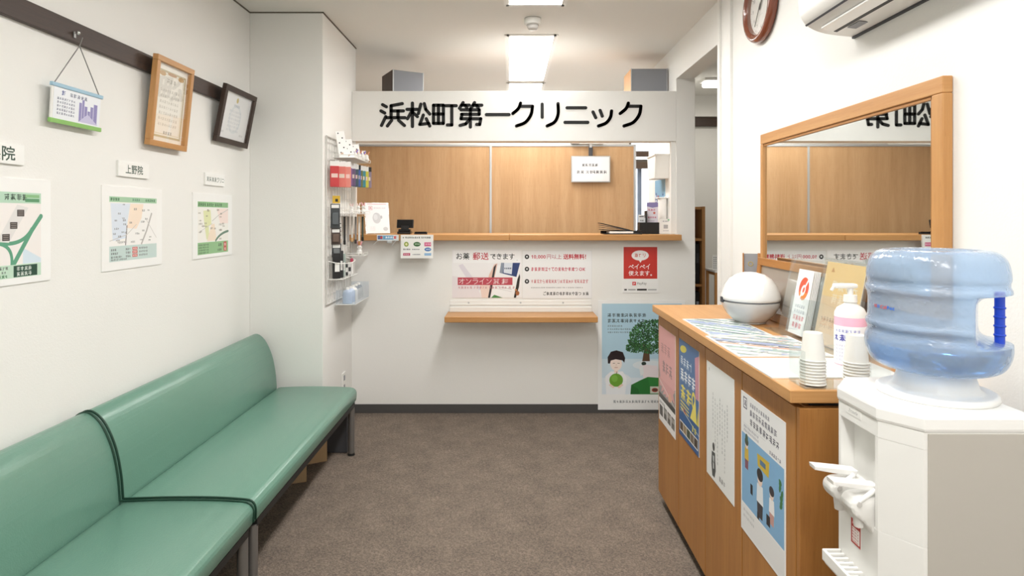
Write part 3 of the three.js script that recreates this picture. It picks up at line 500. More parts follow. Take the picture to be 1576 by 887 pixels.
{
  const tex = canvasTex(560, 420, (c, w, h) => {
    fill(c, '#eeeff0', 0, 0, w, h); oval(c, '#e0e5e8', 280, 230, 120, 130); oval(c, '#eeeff0', 280, 230, 96, 106); oval(c, '#c8b45c', 270, 60, 20, 24);
    write(c, '####', 220, 96, 28, '#8f97a8', 0.07); for (let i = 0; i < 6; i++) write(c, '#+#++#+##', 150, 150 + i * 34, 26, '#b9bfc9', 0.06); write(c, '##', 60, 350, 24, '#999', 0.07); write(c, '###', 420, 350, 24, '#999', 0.07);
  });
  const f = frame('certificate_frame', 'dark brown framed certificate tilting forward near the corner', 0.345, 0.275, 0.026, 0.02, M.darkWood, tex);
  f.position.set(LEFT + 0.044, 1.74, -3.055); f.rotation.order = 'YXZ'; f.rotation.x = 0.19;
}
function plate(d0, d1, y0, y1, label, text, s, sq, x) {
  const w = d1 - d0, h = y1 - y0, W = Math.round(w * 3000), H = Math.round(h * 3000);
  const m = onLeft(sheetMesh('name_plate', w, h, 0.008, canvasTex(W, H, (c) => { fill(c, '#f5f5f2', 0, 0, W, H); write(c, text, x * W, H * (0.5 - s / 2), H * s, '#2d4a3c', 0.1, sq); }), scene, 0.4, M.white), d0, d1, y0, y1, 0.008);
  tag(m, label, 'name plate', 'branch name plates above the maps');
}
plate(1.54, 1.769, 1.397, 1.453, 'white name plate cut off at the photo edge', '横浜院', 0.72, 1.15, 0.22);
plate(2.194, 2.38, 1.395, 1.451, 'white name plate with three green characters above the middle map', '上野院', 0.6, 1, 0.22);
plate(2.82, 3.01, 1.396, 1.452, 'white name plate with small squeezed lettering nearest the corner', '####クリニック', 0.44, 0.95, 0.06);
function mapSheet(d0, d1, y0, y1, label, draw) {
  const w = d1 - d0, h = y1 - y0, W = 900, H = Math.round(900 * h / w);
  tag(onLeft(sheetMesh('access_map', w, h, 0.004, canvasTex(W, H, (c) => { fill(c, '#f7f7f5', 0, 0, W, H); draw(c, W, H); }), scene, 0.35), d0, d1, y0, y1, 0.004), label, 'map', 'branch maps on the left wall');
}
const road = (c, col, lw, ...p) => line(c, col, lw, p);
mapSheet(1.505, 1.876, 1.058, 1.358, 'access map with thick green roads, partly cut off by the photo edge', (c, W, H) => {
  fill(c, '#bcdcc6', 70, 95, 735, 75); write(c, '#####+##', 90, 110, 34, '#2d4a3c', 0.1); write(c, '####', 480, 104, 48, '#1f3a2c', 0.12); fill(c, '#8cc08a', 660, 108, 130, 22); fill(c, '#5d9a70', 660, 136, 130, 24);
  fill(c, '#f4efec', 70, 170, 735, 420); poly(c, '#dfe9f4', [[70, 430], [300, 450], [330, 590], [70, 590]]); poly(c, '#d8e7f2', [[640, 480], [805, 560], [805, 590], [640, 590]]); poly(c, '#f6e3d2', [[240, 470], [370, 470], [390, 540], [350, 590], [230, 590]]);
  road(c, '#5fa384', 26, [70, 400], [330, 430], [480, 440]); curve(c, '#5fa384', 26, [440, 440], [640, 470], [720, 350]); road(c, '#5fa384', 34, [805, 260], [720, 360], [560, 590]); curve(c, '#5fa384', 24, [450, 446], [555, 470], [545, 590]);
  poly(c, '#e6e4e2', [[420, 430], [590, 180], [690, 200], [520, 440]]); for (const [x, y] of [[590, 215], [530, 300], [465, 380]]) { fill(c, '#45403f', x, y, 62, 46); for (let i = 0; i < 3; i++) fill(c, '#97908c', x + 8, y + 7 + i * 13, 46, 5); }
  write(c, '####', 260, 330, 26, '#8a8a8a', 0.08); write(c, '###', 270, 500, 24, '#7c6a55', 0.1); write(c, '###', 240, 545, 28, '#6c5a45', 0.1); write(c, '+++##', 80, 190, 26, '#555', 0.1); write(c, '+##', 80, 230, 26, '#555', 0.1);
  fill(c, '#c4e0cb', 70, 592, 735, 90); write(c, '## ###+#', 330, 600, 24, '#333', 0.1); write(c, '## #### ++', 300, 628, 22, '#333', 0.1); fill(c, '#c4433e', 270, 652, 120, 28); write(c, '#+##', 280, 656, 20, '#fff', 0.1); write(c, '###+', 410, 654, 24, '#2d6a3c', 0.12);
  fill(c, '#1f4a3a', 560, 600, 210, 78); for (let j = 0; j < 2; j++) write(c, '####', 585, 606 + j * 36, 32, '#e6ece6', 0.12);
});
mapSheet(2.112, 2.476, 1.06, 1.358, 'access map in pale blue and peach below the three-character plate', (c, W, H) => {
  fill(c, '#a9d0b0', 95, 92, 710, 48); write(c, '####', 110, 100, 30, '#25603c', 0.14); write(c, '####', 420, 100, 28, '#2c6a50', 0.1); write(c, '#####', 620, 100, 30, '#25603c', 0.12);
  fill(c, '#f6f5f3', 95, 145, 710, 380); poly(c, '#dfe8f4', [[110, 150], [390, 150], [340, 330], [330, 460], [140, 480]]); poly(c, '#f8e6d4', [[390, 150], [590, 150], [560, 280], [480, 380], [340, 370]]);
  road(c, '#b9b7b4', 20, [720, 240], [640, 400], [560, 520]); road(c, '#6d6a68', 12, [340, 350], [320, 520]); for (let i = 0; i < 8; i++) road(c, '#dedede', 3, [325, 370 + i * 18], [345, 372 + i * 18]);
  road(c, '#cfcdca', 6, [100, 480], [340, 430], [480, 340]); road(c, '#cfcdca', 6, [620, 280], [800, 470]);
  for (let i = 0; i < 26; i++) write(c, i % 3 ? '##' : '+#+', rr(110, 720), rr(150, 500), rr(15, 24), '#555', 0.09);
  fill(c, '#c9dcd8', 95, 527, 710, 135); write(c, '###', 115, 548, 24, '#333', 0.1); write(c, '####', 115, 580, 24, '#333', 0.1); write(c, '#+##+#+', 115, 612, 22, '#333', 0.1);
  for (let i = 0; i < 3; i++) { write(c, '##+', 320, 548 + i * 32, 24, '#333', 0.1); fill(c, '#c9483e', 420, 546 + i * 32, 76, 26); write(c, '###', 428, 549 + i * 32, 19, '#fff', 0.12); write(c, '#+##+#', 520, 548 + i * 32, 22, '#444', 0.09); } write(c, '#+#+#+##++#', 115, 636, 20, '#444', 0.09);
});
mapSheet(2.716, 3.098, 1.06, 1.357, 'access map in pale yellow-green nearest the corner', (c, W, H) => {
  fill(c, '#8fbf8a', 100, 92, 700, 58); write(c, '#### ###+ ####', 112, 102, 40, '#24502c', 0.12); fill(c, '#f4f2ec', 100, 156, 700, 370);
  poly(c, '#e2e6b4', [[220, 190], [380, 180], [400, 340], [340, 350], [350, 500], [290, 500], [240, 320]]); poly(c, '#f3e2cd', [[400, 340], [470, 330], [520, 520], [300, 520]]); poly(c, '#f6e4dd', [[520, 160], [800, 160], [800, 330], [600, 330]]);
  road(c, '#c9c7c2', 8, [420, 300], [560, 240], [800, 170]); curve(c, '#5d7f6c', 26, [500, 520], [600, 440], [800, 420]); road(c, '#cfcdc8', 6, [120, 420], [420, 330]);
  for (let i = 0; i < 22; i++) write(c, i % 3 ? '##' : '+#+', rr(110, 700), rr(165, 490), rr(18, 28), '#6a5f50', 0.1);
  fill(c, '#93c08c', 100, 530, 700, 130); for (let i = 0; i < 4; i++) write(c, '###+##++#', 115, 545 + i * 28, 24, '#2d4a2f', 0.1); write(c, '##', 560, 550, 40, '#2d4a2f', 0.12); write(c, '###', 540, 610, 32, '#2d4a2f', 0.1); fill(c, '#c4483e', 690, 540, 70, 105); write(c, '#', 705, 550, 40, '#f8eaea', 0.12); write(c, '#', 705, 600, 40, '#f8eaea', 0.12);
});
{ // wall outlets on the side of the column
  const t = thing('wall_outlet', 'white wall outlet plate on the column side above the bench', 'outlet', [-1.007, 0.25, -3.72], PI / 2);
  obj('cover_plate', bx(0.07, 0.12, 0.008, 0, 0.0, 0.004, 0.003), M.white, t); for (const y of [0.028, -0.028]) obj('socket', bx(0.024, 0.03, 0.003, 0, y, 0.0085), M.grey, t);
}

// ---------------------------------------------------------------- posters on the counter wall
{
  const tex = canvasTex(1320, 918, (c, W, H) => {
    fill(c, '#f2f0f0', 0, 0, W, H); poly(c, '#e3dde4', [[120, 300], [200, 270], [560, 760], [430, 800]]); poly(c, '#ece4e6', [[0, 500], [420, 560], [560, 918], [0, 918]]);
    poly(c, '#e8c4b4', [[700, 480], [800, 280], [860, 260], [800, 560], [760, 918], [620, 918], [640, 760]]); poly(c, '#f0d8cc', [[520, 640], [720, 600], [700, 918], [560, 918]]);
    poly(c, '#2b2b30', [[790, 330], [840, 270], [720, 918], [680, 918]]); poly(c, '#f6f6f6', [[860, 300], [1290, 270], [1200, 918], [720, 918]]);
    poly(c, '#2c3f74', [[930, 250], [1290, 250], [1220, 520], [900, 440]]); poly(c, '#8e98a8', [[930, 250], [980, 250], [960, 450], [900, 440]]); poly(c, '#dfe5ee', [[985, 250], [1150, 250], [1130, 470], [975, 440]]); write(c, '####', 985, 340, 34, '#33415f', 0.14);
    line(c, '#333', 3, [[860, 700], [1130, 760]]); line(c, '#999', 3, [[850, 740], [1130, 800]]);
    poly(c, '#4a8a4a', [[740, 918], [800, 860], [960, 918]]); poly(c, '#2a2522', [[1170, 918], [1240, 560], [1280, 460], [1290, 520], [1270, 700], [1210, 918]]); oval(c, '#a9673a', 1240, 830, 36, 44); oval(c, '#c98a5a', 1210, 770, 22, 18);
    fill(c, '#f8f7f7', 20, 20, W - 40, 230); let x = write(c, 'お薬', 70, 62, 125, '#2a2f2c', 0.1); x = write(c, '郵送', x + 55, 52, 145, '#c23a48', 0.1); write(c, 'できます', x + 20, 74, 112, '#2a2f2c', 0.11); write(c, '.', 1225, 150, 60, '#2a2f2c', 0.1);
    fill(c, '#c04a58', 105, 530, 1040, 145); write(c, 'オンライン', 122, 545, 118, '#f6eeee', 0.075, 1.03); write(c, '##', 760, 545, 118, '#f6eeee', 0.06, 1.3); write(c, '+##+# +##++ ### +#+ # #', 112, 695, 54, '#c27c84', 0.09, 0.98);
  });
  tag(onBack(sheetMesh('mail_order_poster', 0.442, 0.306, 0.003, tex, scene, 0.35), -0.368, 0.074, 0.733, 1.039, 0.003), 'poster about mailing medicine with hand, phone and red banner', 'poster', 'paired landscape posters under the counter');
  const tex2 = canvasTex(1320, 918, (c, W, H) => {
    fill(c, '#f1f1f1', 0, 0, W, H); c.strokeStyle = '#d8d8d8'; c.lineWidth = 4; c.strokeRect(2, 2, W - 4, H - 4);
    [110, 345, 580].forEach((y) => { oval(c, '#17191a', 88, y + 10, 42, 44); oval(c, '#f1f1f1', 88, y + 8, 15, 18); });
    let x = write(c, '10,000', 165, 76, 84, '#c2394a', 0.085, 1.05); x = write(c, '円以上', x + 14, 72, 92, '#b85a66', 0.09); x = write(c, '送料無料', x + 26, 66, 104, '#c0303f', 0.13, 0.92); write(c, '!', x, 66, 104, '#c0303f', 0.12);
    x = write(c, '####は+ての##か##つ', 165, 315, 82, '#c2485a', 0.13, 0.74); write(c, 'OK', x + 14, 315, 82, '#c2485a', 0.11);
    write(c, '+##から####り+##++###ます', 165, 550, 78, '#c25a62', 0.11, 0.67);
    write(c, '######+### ######++### ## + ####+ #### +', 165, 695, 26, '#8d8d8d', 0.12); write(c, 'ご###の###+やあつ +#', 395, 786, 72, '#3b3b3b', 0.12, 0.8);
  });
  tag(onBack(sheetMesh('mail_order_poster', 0.442, 0.306, 0.003, tex2, scene, 0.35), 0.078, 0.52, 0.728, 1.034, 0.003), 'poster listing three red lines with black ring bullets', 'poster', 'paired landscape posters under the counter');
  const tex3 = canvasTex(620, 810, (c, W, H) => {
    fill(c, '#f3f2f0', 0, 0, W, H); fill(c, '#c9372f', 18, 18, W - 36, 550); oval(c, '#f6f4f2', 305, 165, 150, 88); poly(c, '#f6f4f2', [[270, 230], [310, 292], [350, 225]]); write(c, 'あ+り', 208, 128, 66, '#c9483e', 0.12, 1);
    write(c, 'ペイペイ', 105, 312, 92, '#fff', 0.11, 1.0); write(c, '使えます。', 105, 428, 88, '#fff', 0.1, 1.0);
    fill(c, '#d2303a', 170, 620, 62, 62); write(c, 'P', 186, 628, 46, '#fff', 0.12); c.fillStyle = '#444'; c.font = '52px sans-serif'; c.fillText('PayPay', 250, 668);
    fill(c, '#333', 30, 745, 44, 26); fill(c, '#999', 98, 748, 130, 20); fill(c, '#1b1b1b', 250, 742, 170, 30); fill(c, '#aaa', 440, 748, 150, 20);
  });
  tag(onBack(sheetMesh('payment_poster', 0.227, 0.298, 0.003, tex3, scene, 0.35), 0.716, 0.943, 0.765, 1.063, 0.003), 'small red mobile payment poster with white speech bubble', 'poster');
  const tex4 = canvasTex(1100, 1386, (c, W, H) => {
    fill(c, '#f4f5f4', 0, 0, W, H); fill(c, '#b4d5e6', 50, 40, W - 90, 1150); fill(c, '#cfe3ee', 50, 740, W - 90, 450); fill(c, '#dfeaf2', 50, 980, W - 90, 210);
    oval(c, '#e6edf2', 250, 1010, 170, 90); oval(c, '#e2ecf2', 640, 820, 200, 60);
    write(c, '####+####', 120, 160, 52, '#4a5a60', 0.14); write(c, '##+###+++', 120, 230, 52, '#4a5a60', 0.14); for (let i = 0; i < 3; i++) write(c, i ? '+#+##+#+###' : '####+##', 120, 310 + i * 40, 26, '#6d7d84', 0.1);
    c.save(); c.translate(-170, -10);
    poly(c, '#5d4433', [[730, 780], [752, 640], [738, 560], [772, 590], [800, 650], [812, 560], [838, 580], [822, 700], [826, 780]]);
    line(c, '#5d4433', 12, [[990, 780], [975, 640], [920, 560]]);
    const leaf = ['#2d5a34', '#356b3c', '#234a2b', '#447f45', '#1f3f26'];
    for (let i = 0; i < 1500; i++) { const a = rr(0, 2 * PI), r = Math.sqrt(rnd()); oval(c, leaf[Math.floor(rnd() * 5)], 860 + Math.cos(a) * r * 290 * (Math.sin(a) > 0.2 ? 1.1 : 1), 470 + Math.sin(a) * r * 215, rr(6, 17), rr(4, 10), rr(0, 3)); }
    for (let i = 0; i < 260; i++) { const a = rr(0, 2 * PI), r = Math.sqrt(rnd()); oval(c, leaf[Math.floor(rnd() * 5)], 640 + Math.cos(a) * r * 120, 610 + Math.sin(a) * r * 60, rr(6, 15), rr(4, 9), rr(0, 3)); }
    c.restore(); c.save(); c.translate(-106, 0);   // boy holding a green apple
    poly(c, '#f1f4f7', [[200, 960], [270, 900], [420, 900], [470, 980], [450, 1190], [210, 1190]]); fill(c, '#f2dfd3', 312, 860, 46, 60); oval(c, '#f6e6dc', 336, 800, 74, 92); poly(c, '#2a2124', [[232, 800], [228, 720], [270, 650], [340, 632], [420, 655], [450, 730], [440, 790], [415, 760], [330, 745], [268, 762], [258, 800]]);
    line(c, '#4a3a36', 6, [[296, 796], [318, 796]]); line(c, '#4a3a36', 6, [[356, 796], [378, 796]]); line(c, '#b86a5e', 6, [[318, 850], [354, 850]]); line(c, '#d9b9a8', 4, [[338, 805], [334, 828]]);
    oval(c, '#6fa53a', 336, 1010, 86, 84); oval(c, '#7fb84a', 316, 990, 40, 44); line(c, '#4a3a22', 7, [[338, 930], [344, 905]]); for (let k = 0; k < 4; k++) { oval(c, '#f0d8ca', 262 + k * 12, 1072 + k * 9, 17, 12); oval(c, '#f0d8ca', 408 - k * 12, 1072 + k * 9, 17, 12); }
    c.restore(); c.save(); c.translate(-110, 0);   // seated adult in white beyond
    oval(c, '#2c3a34', 690, 800, 30, 24); poly(c, '#f0e6ea', [[640, 830], [720, 815], [860, 830], [900, 1010], [700, 1030]]); poly(c, '#e9eef0', [[630, 850], [680, 830], [690, 930], [650, 960]]);
    poly(c, '#2f7a3a', [[520, 1190], [530, 1070], [650, 1010], [740, 970], [880, 980], [1000, 1010], [1040, 1090], [1050, 1190]]); poly(c, '#276a32', [[520, 1190], [530, 1070], [620, 1120], [640, 1190]]); poly(c, '#35863f', [[740, 970], [880, 980], [920, 1060], [760, 1080]]); fill(c, '#cfd6c8', 770, 1090, 130, 90); oval(c, '#a84038', 830, 1135, 40, 26); fill(c, '#3a4a38', 805, 1125, 54, 18); c.restore();
    write(c, '#+###+####++##+###', 190, 1262, 40, '#5a6468', 0.1, 0.95);
  });
  tag(onBack(sheetMesh('tree_poster', 0.552, 0.694, 0.003, tex4, scene, 0.35), 0.558, 1.11, 0.023, 0.717, 0.003, 0.009), 'large pale blue poster with green tree and child holding apple', 'poster');
}
{ // narrow ledge with a document pocket
  const t = thing('writing_ledge', 'narrow wooden ledge on the wall under the mail posters', 'shelf', [0.067, 0, BACK]);
  obj('ledge_board', lim(-0.463, 0.463, 0.61, 0.645, 0.001, 0.21, 0.004, 'x'), M.honey, t);
  obj('back_plate', [lim(-0.45, 0.45, 0.66, 0.715, 0.0005, 0.006, 0.001), lim(-0.45, 0.45, 0.575, 0.612, 0.0005, 0.012, 0.001)], M.white, t);
  obj('pocket_strip', [lim(-0.45, 0.45, 0.645, 0.675, 0.006, 0.02, 0.002), lim(-0.45, 0.45, 0.688, 0.694, 0.006, 0.012, 0.001)], M.plastic, t);
  for (const x of [-0.3, 0.3]) obj('bracket', [lim(x - 0.01, x + 0.01, 0.53, 0.61, 0.0005, 0.006), lim(x - 0.01, x + 0.01, 0.604, 0.61, 0.0005, 0.13)], M.white, t);
  for (const x of [-0.33, 0.0, 0.27]) obj('screw', rod([x, 0.702, 0.005], [x, 0.702, 0.008], 0.006, 12), M.alu, t);
}

// ---------------------------------------------------------------- posters on the cabinet doors
function onDoor(name, label, d0, d1, y0, y1, W, draw) {   // d0 far, d1 near
  const w = d0 - d1, h = y1 - y0, m = sheetMesh(name, w, h, 0.0015, canvasTex(W, Math.round(W * h / w), draw), scene, 0.35);
  m.position.set(0.651 - 0.00085, (y0 + y1) / 2, -(d0 + d1) / 2); m.rotation.y = -PI / 2; tag(m, label, 'poster', 'posters on the cabinet doors');
}
onDoor('door_poster', 'pink and grey poster on the farthest cabinet door', 2.69, 2.425, 0.372, 0.778, 480, (c, W, H) => {
  fill(c, '#8e8b88', 0, 0, W, H); poly(c, '#dca2a0', [[0, 0], [W, 0], [W, 380], [420, 420], [380, 500], [300, 520], [220, 460], [60, 440], [0, 300]]); for (let i = 0; i < 22; i++) poly(c, '#d49896', [[rr(0, 480), 400], [rr(0, 480), 420], [rr(0, 480), rr(430, 520)]]);
  write(c, '###', 60, 110, 90, '#b07a78', 0.1); write(c, '###', 110, 240, 100, '#8a6a6a', 0.12, 0.9); line(c, '#e6e2da', 6, [[0, 420], [480, 520]]); oval(c, '#d8a888', 330, 480, 40, 30); fill(c, '#3a3836', 0, 520, W, 40);
  fill(c, '#eeeceb', 0, 560, W, H - 560); write(c, '##+###', 20, 575, 26, '#444', 0.1); fill(c, '#5a5856', 20, 612, 100, 80); for (let i = 0; i < 3; i++) { fill(c, '#6e6c68', 150 + i * 110, 600, 90, 86); fill(c, '#a8a49e', 160 + i * 110, 612, 70, 30); }
});
onDoor('door_poster', 'blue and yellow poster on the second cabinet door', 2.372, 2.122, 0.42, 0.784, 480, (c, W, H) => {
  fill(c, '#3f6a9c', 0, 0, W, H); poly(c, '#c98a98', [[390, 60], [480, 30], [480, 330], [400, 330]]); oval(c, '#d6c84a', 110, 60, 80, 26, -0.15); write(c, '###+', 40, 110, 76, '#e6edf2', 0.1, 0.9); write(c, '####', 40, 200, 96, '#f2f5f7', 0.12, 0.9); write(c, '##', 40, 312, 120, '#e8d64a', 0.13, 1.1); oval(c, '#e8d64a', 360, 360, 44, 60); oval(c, '#3f6a9c', 360, 360, 22, 34);
  for (let i = 0; i < 4; i++) poly(c, '#e2cf52', [[40, 440 + i * 24], [250, 450 + i * 24], [250, 458 + i * 24], [40, 452 + i * 24]]); poly(c, '#ecdc6a', [[280, 500], [400, 330], [430, 500]]); poly(c, '#e0cc4e', [[430, 500], [470, 360], [478, 500]]); poly(c, '#a23a40', [[100, 480], [180, 500], [330, 640], [260, 650]]);
  poly(c, '#2f5f96', [[0, 520], [480, 500], [480, 699], [0, 699]]); line(c, '#efe6c6', 5, [[60, 500], [480, 560]]); write(c, '##', 320, 530, 50, '#e8d64a', 0.12); fill(c, '#e9e7e2', 20, 590, 440, 76); for (let i = 0; i < 5; i++) fill(c, ['#5a4a3a', '#a08a6a', '#3a4a3a', '#7a6a5a', '#4a4038'][i], 28 + i * 86, 598, 78, 60);
});
onDoor('door_poster', 'white poster with grey handwriting on the third cabinet door', 2.038, 1.79, 0.408, 0.776, 480, (c, W, H) => {
  fill(c, '#eceeec', 0, 0, W, H); write(c, '#', 36, 30, 26, '#999', 0.08);
  for (let j = 0; j < 7; j++) { c.save(); c.translate(110 + j * 42, 170 + (j % 3) * 24); for (let k = 0; k < 9 + (j % 3) * 3; k++) write(c, rnd() < 0.5 ? '#' : '+', 0, k * 25, 22, '#8b8f90', 0.07); c.restore(); }
  oval(c, '#3a3f40', 132, 505, 20, 26); poly(c, '#4a5052', [[100, 540], [160, 535], [172, 640], [150, 690], [108, 690], [92, 620]]); poly(c, '#d5dada', [[118, 560], [142, 560], [140, 640], [122, 640]]); line(c, '#2a2e2e', 6, [[100, 590], [165, 610]]); write(c, '##+', 230, 640, 36, '#555', 0.1);
});
onDoor('door_poster', 'white and sky blue poster on the nearest cabinet door', 1.735, 1.456, 0.378, 0.763, 620, (c, W, H) => {
  fill(c, '#eff0f0', 0, 0, W, H); fill(c, '#84b4da', 14, 250, W - 28, 430); c.strokeStyle = '#667'; c.lineWidth = 8; c.strokeRect(40, 30, 52, 62); write(c, '#', 46, 40, 42, '#556', 0.12);
  write(c, '####+####', 140, 34, 30, '#556', 0.09); write(c, '#########', 140, 76, 42, '#445', 0.11, 0.95); write(c, '#####+##+', 140, 130, 46, '#334', 0.12, 0.95); fill(c, '#d9dcde', 40, 186, 330, 4); for (let i = 0; i < 2; i++) write(c, '##+##+###+#', 44, 194 + i * 24, 20, '#778', 0.08); write(c, '####+#', 420, 216, 24, '#556', 0.1);
  const kid = (x, y, s, hair, shirt, trouser) => { poly(c, shirt, [[x - 34 * s, y], [x + 34 * s, y], [x + 40 * s, y + 90 * s], [x - 40 * s, y + 90 * s]]); poly(c, trouser, [[x - 34 * s, y + 90 * s], [x + 34 * s, y + 90 * s], [x + 30 * s, y + 160 * s], [x - 30 * s, y + 160 * s]]); oval(c, '#efd6c8', x, y - 30 * s, 30 * s, 36 * s); oval(c, hair, x, y - 48 * s, 36 * s, 30 * s); };
  kid(90, 330, 0.8, '#4a4a3a', '#d8b64a', '#8a5a6a'); oval(c, '#46604a', 90, 268, 20, 24); poly(c, '#d2b440', [[250, 300], [420, 290], [410, 380], [260, 370]]); fill(c, '#5a7a9a', 290, 320, 80, 30); kid(290, 470, 1.2, '#2a2a2c', '#e9eef2', '#3a3a40'); kid(450, 480, 0.9, '#3c3a3e', '#f3f1f1', '#c89a92'); fill(c, '#20242a', 150, 520, 34, 60); fill(c, '#20242a', 250, 640, 30, 40); fill(c, '#23272c', 380, 590, 50, 60); for (let i = 0; i < 8; i++) oval(c, '#3f7a4a', 570 + rr(-20, 20), 340 + i * 18, 20, 12, rr(0, 3));
  fill(c, '#e9eaea', 14, 690, W - 28, 150); for (let i = 0; i < 2; i++) write(c, '#+##+###', 40, 710 + i * 36, 20, '#a0a4a6', 0.07);
});

// ---------------------------------------------------------------- on the cabinet
const TOP = 0.8601;
const ORD = ['topmost', 'second from top', 'third from top', 'fourth from top', 'fifth from top', 'sixth from top', 'seventh from top', 'eighth from top', 'ninth from top'];
function flat(name, label, x0, x1, d0, d1, tex) { const m = sheetMesh(name, x1 - x0, Math.abs(d1 - d0), 0.003, tex, scene, 0.25); m.rotation.x = -PI / 2; m.position.set((x0 + x1) / 2, TOP + 0.0016, -(d0 + d1) / 2); return tag(m, label, 'leaflet', 'sheets lying on the cabinet'); }
const aerial = (a, slope) => canvasTex(480, 700, (c, W, H) => {   // a printed aerial picture: slanting bands of roofs, trees and streets
  fill(c, '#f0f1f0', 0, 0, W, H); c.save(); c.beginPath(); c.rect(14, 14, W - 28, H - 28); c.clip(); fill(c, a[0], 0, 0, W, H);
  for (let i = 0; i < 20; i++) { const y = -480 + i * 62, b = y + 62 + rr(-14, 14); poly(c, a[i % a.length], [[0, y], [W, y + slope], [W, b + slope], [0, b]]); for (let k = 0; k < 16; k++) { const x = rr(0, W), q = y + slope * x / W + rr(0, 55); poly(c, a[Math.floor(rnd() * a.length)], [[x, q], [x + rr(8, 46), q + rr(-4, 10)], [x + rr(8, 40), q + rr(10, 26)], [x, q + rr(8, 20)]]); } line(c, '#f2f3f1', 5, [[0, y], [W, y + slope]]); }
  c.restore();
});
flat('laminated_sheet', 'laminated picture sheet farther back on the cabinet beside the white globe', 0.652, 0.856, 2.335, 2.012, aerial(['#8f9fd0', '#a9b9da', '#8fa8a4', '#eceee9', '#7fa397', '#dfe6e4', '#6a7c78', '#c4d4cd'], 430));
flat('laminated_sheet', 'laminated picture sheet with orange patch in the middle of the cabinet', 0.634, 0.9, 2.004, 1.712, aerial(['#8b9cc8', '#6a6a74', '#dda68a', '#f0eee8', '#94b0a4', '#c9cfd6', '#a9b2ac', '#e6e6e0', '#8c9a94'], 380));
flat('white_sheet', 'blank white sheet on the cabinet before the paper cups', 0.63, 0.955, 1.688, 1.484, canvasTex(64, 64, (c) => fill(c, '#fafaf8', 0, 0, 64, 64)));
{ // white globe
  const t = thing('globe_humidifier', 'white globe-shaped appliance with grey lower bowl on the cabinet', 'humidifier', [0.884, TOP, -2.272]); t.scale.setScalar(0.95);
  obj('lower_bowl', lathe([[0, 0.003], [0.056, 0.003], [0.064, 0.012], [0.088, 0.036], [0.103, 0.062], [0.107, 0.08], [0.104, 0.084], [0, 0.084]], 64), phy('#c9c7c4', 0.25, { clearcoat: 0.5 }), t);
  obj('foot_ring', lathe([[0, 0], [0.05, 0], [0.058, 0.002], [0.058, 0.006], [0, 0.006]], 48), M.greyPlastic, t);
  obj('dome', lathe([[0.1, 0.088], [0.109, 0.09], [0.11, 0.1], [0.107, 0.112], [0.104, 0.122], [0.094, 0.148], [0.076, 0.171], [0.052, 0.187], [0.024, 0.1945], [0, 0.196]], 64), M.gloss, t);
  obj('seam_band', lathe([[0, 0.083], [0.102, 0.083], [0.103, 0.086], [0.102, 0.089], [0, 0.089]], 64), M.grey, t);
  obj('latch', bx(0.012, 0.022, 0.02, -0.108, 0.09, 0.0, 0.003), M.darkGrey, t);
}
{ // long framed glass picture leaning below the mirror
  const t = thing('leaning_picture', 'long wood-framed glass picture leaning on the wall under the mirror', 'picture frame', [0.99, TOP, -2.13], -PI / 2); t.rotation.order = 'YXZ'; t.rotation.x = -0.1;
  const L = 0.72, h = 0.226, f = 0.03;
  for (const [w, hh, x, y, gr] of [[L, f, 0, h - f / 2, 'x'], [L, f, 0, f / 2, 'x'], [f, h - 2 * f, -L / 2 + f / 2, h / 2, 'y'], [f, h - 2 * f, L / 2 - f / 2, h / 2, 'y']]) obj('frame_bar', bx(w, hh, 0.012, x, y, 0.007, 0.002, gr), M.cab, t);
  obj('picture_glass', bx(L - f, h - f, 0.004, 0, h / 2, 0.004), phy('#9c8f80', 0.06, { clearcoat: 1, clearcoatRoughness: 0.03 }), t);
}
{ // small framed card behind the globe
  const t = thing('small_photo_frame', 'small wooden frame with grey card behind the white globe', 'picture frame', [1.018, TOP, -2.6], -0.35); t.rotation.order = 'YXZ'; t.rotation.x = -0.16;
  obj('frame_bar', [bx(0.012, 0.235, 0.022, 0.03, 0.1185, 0, 0.002, 'y')], M.cab, t); obj('frame_bar', bx(0.006, 0.235, 0.022, -0.033, 0.1185, 0, 0.002, 'y'), M.cab, t); obj('frame_bar', bx(0.06, 0.01, 0.02, -0.002, 0.006, 0, 0.002, 'x'), M.cab, t);
  obj('card', bx(0.056, 0.232, 0.012, -0.003, 0.118, 0, 0.001), M.grey, t); obj('emblem', at((() => { const g = new THREE.TorusGeometry(0.009, 0.0015, 6, 24); return clean(g); })(), -0.004, 0.19, 0.0065), std('#b7a45a', 0.5), t);
}
function leaner(name, label, d, parts) { const t = thing(name, label, 'leaflet stand', [0.94, TOP, -d], -PI / 2); parts(t); return t; }
const tilt = (g, a = -0.19) => { g.rotateX(a); return g; };
leaner('leaflet_stand', 'clear acrylic leaflet stand with white cards printed in orange and red', 2.043, (t) => {
  obj('back_panel', tilt(bx(0.235, 0.25, 0.003, 0, 0.127, 0)), M.acrylic, t); obj('base_plate', bx(0.235, 0.003, 0.05, 0, 0.0016, 0.026), M.acrylic, t);
  obj('pocket', [tilt(bx(0.118, 0.12, 0.002, 0.058, 0.066, 0.03)), tilt(bx(0.002, 0.12, 0.028, 0.0, 0.066, 0.016)), tilt(bx(0.002, 0.12, 0.028, 0.116, 0.066, 0.016))], M.acrylic, t);
});
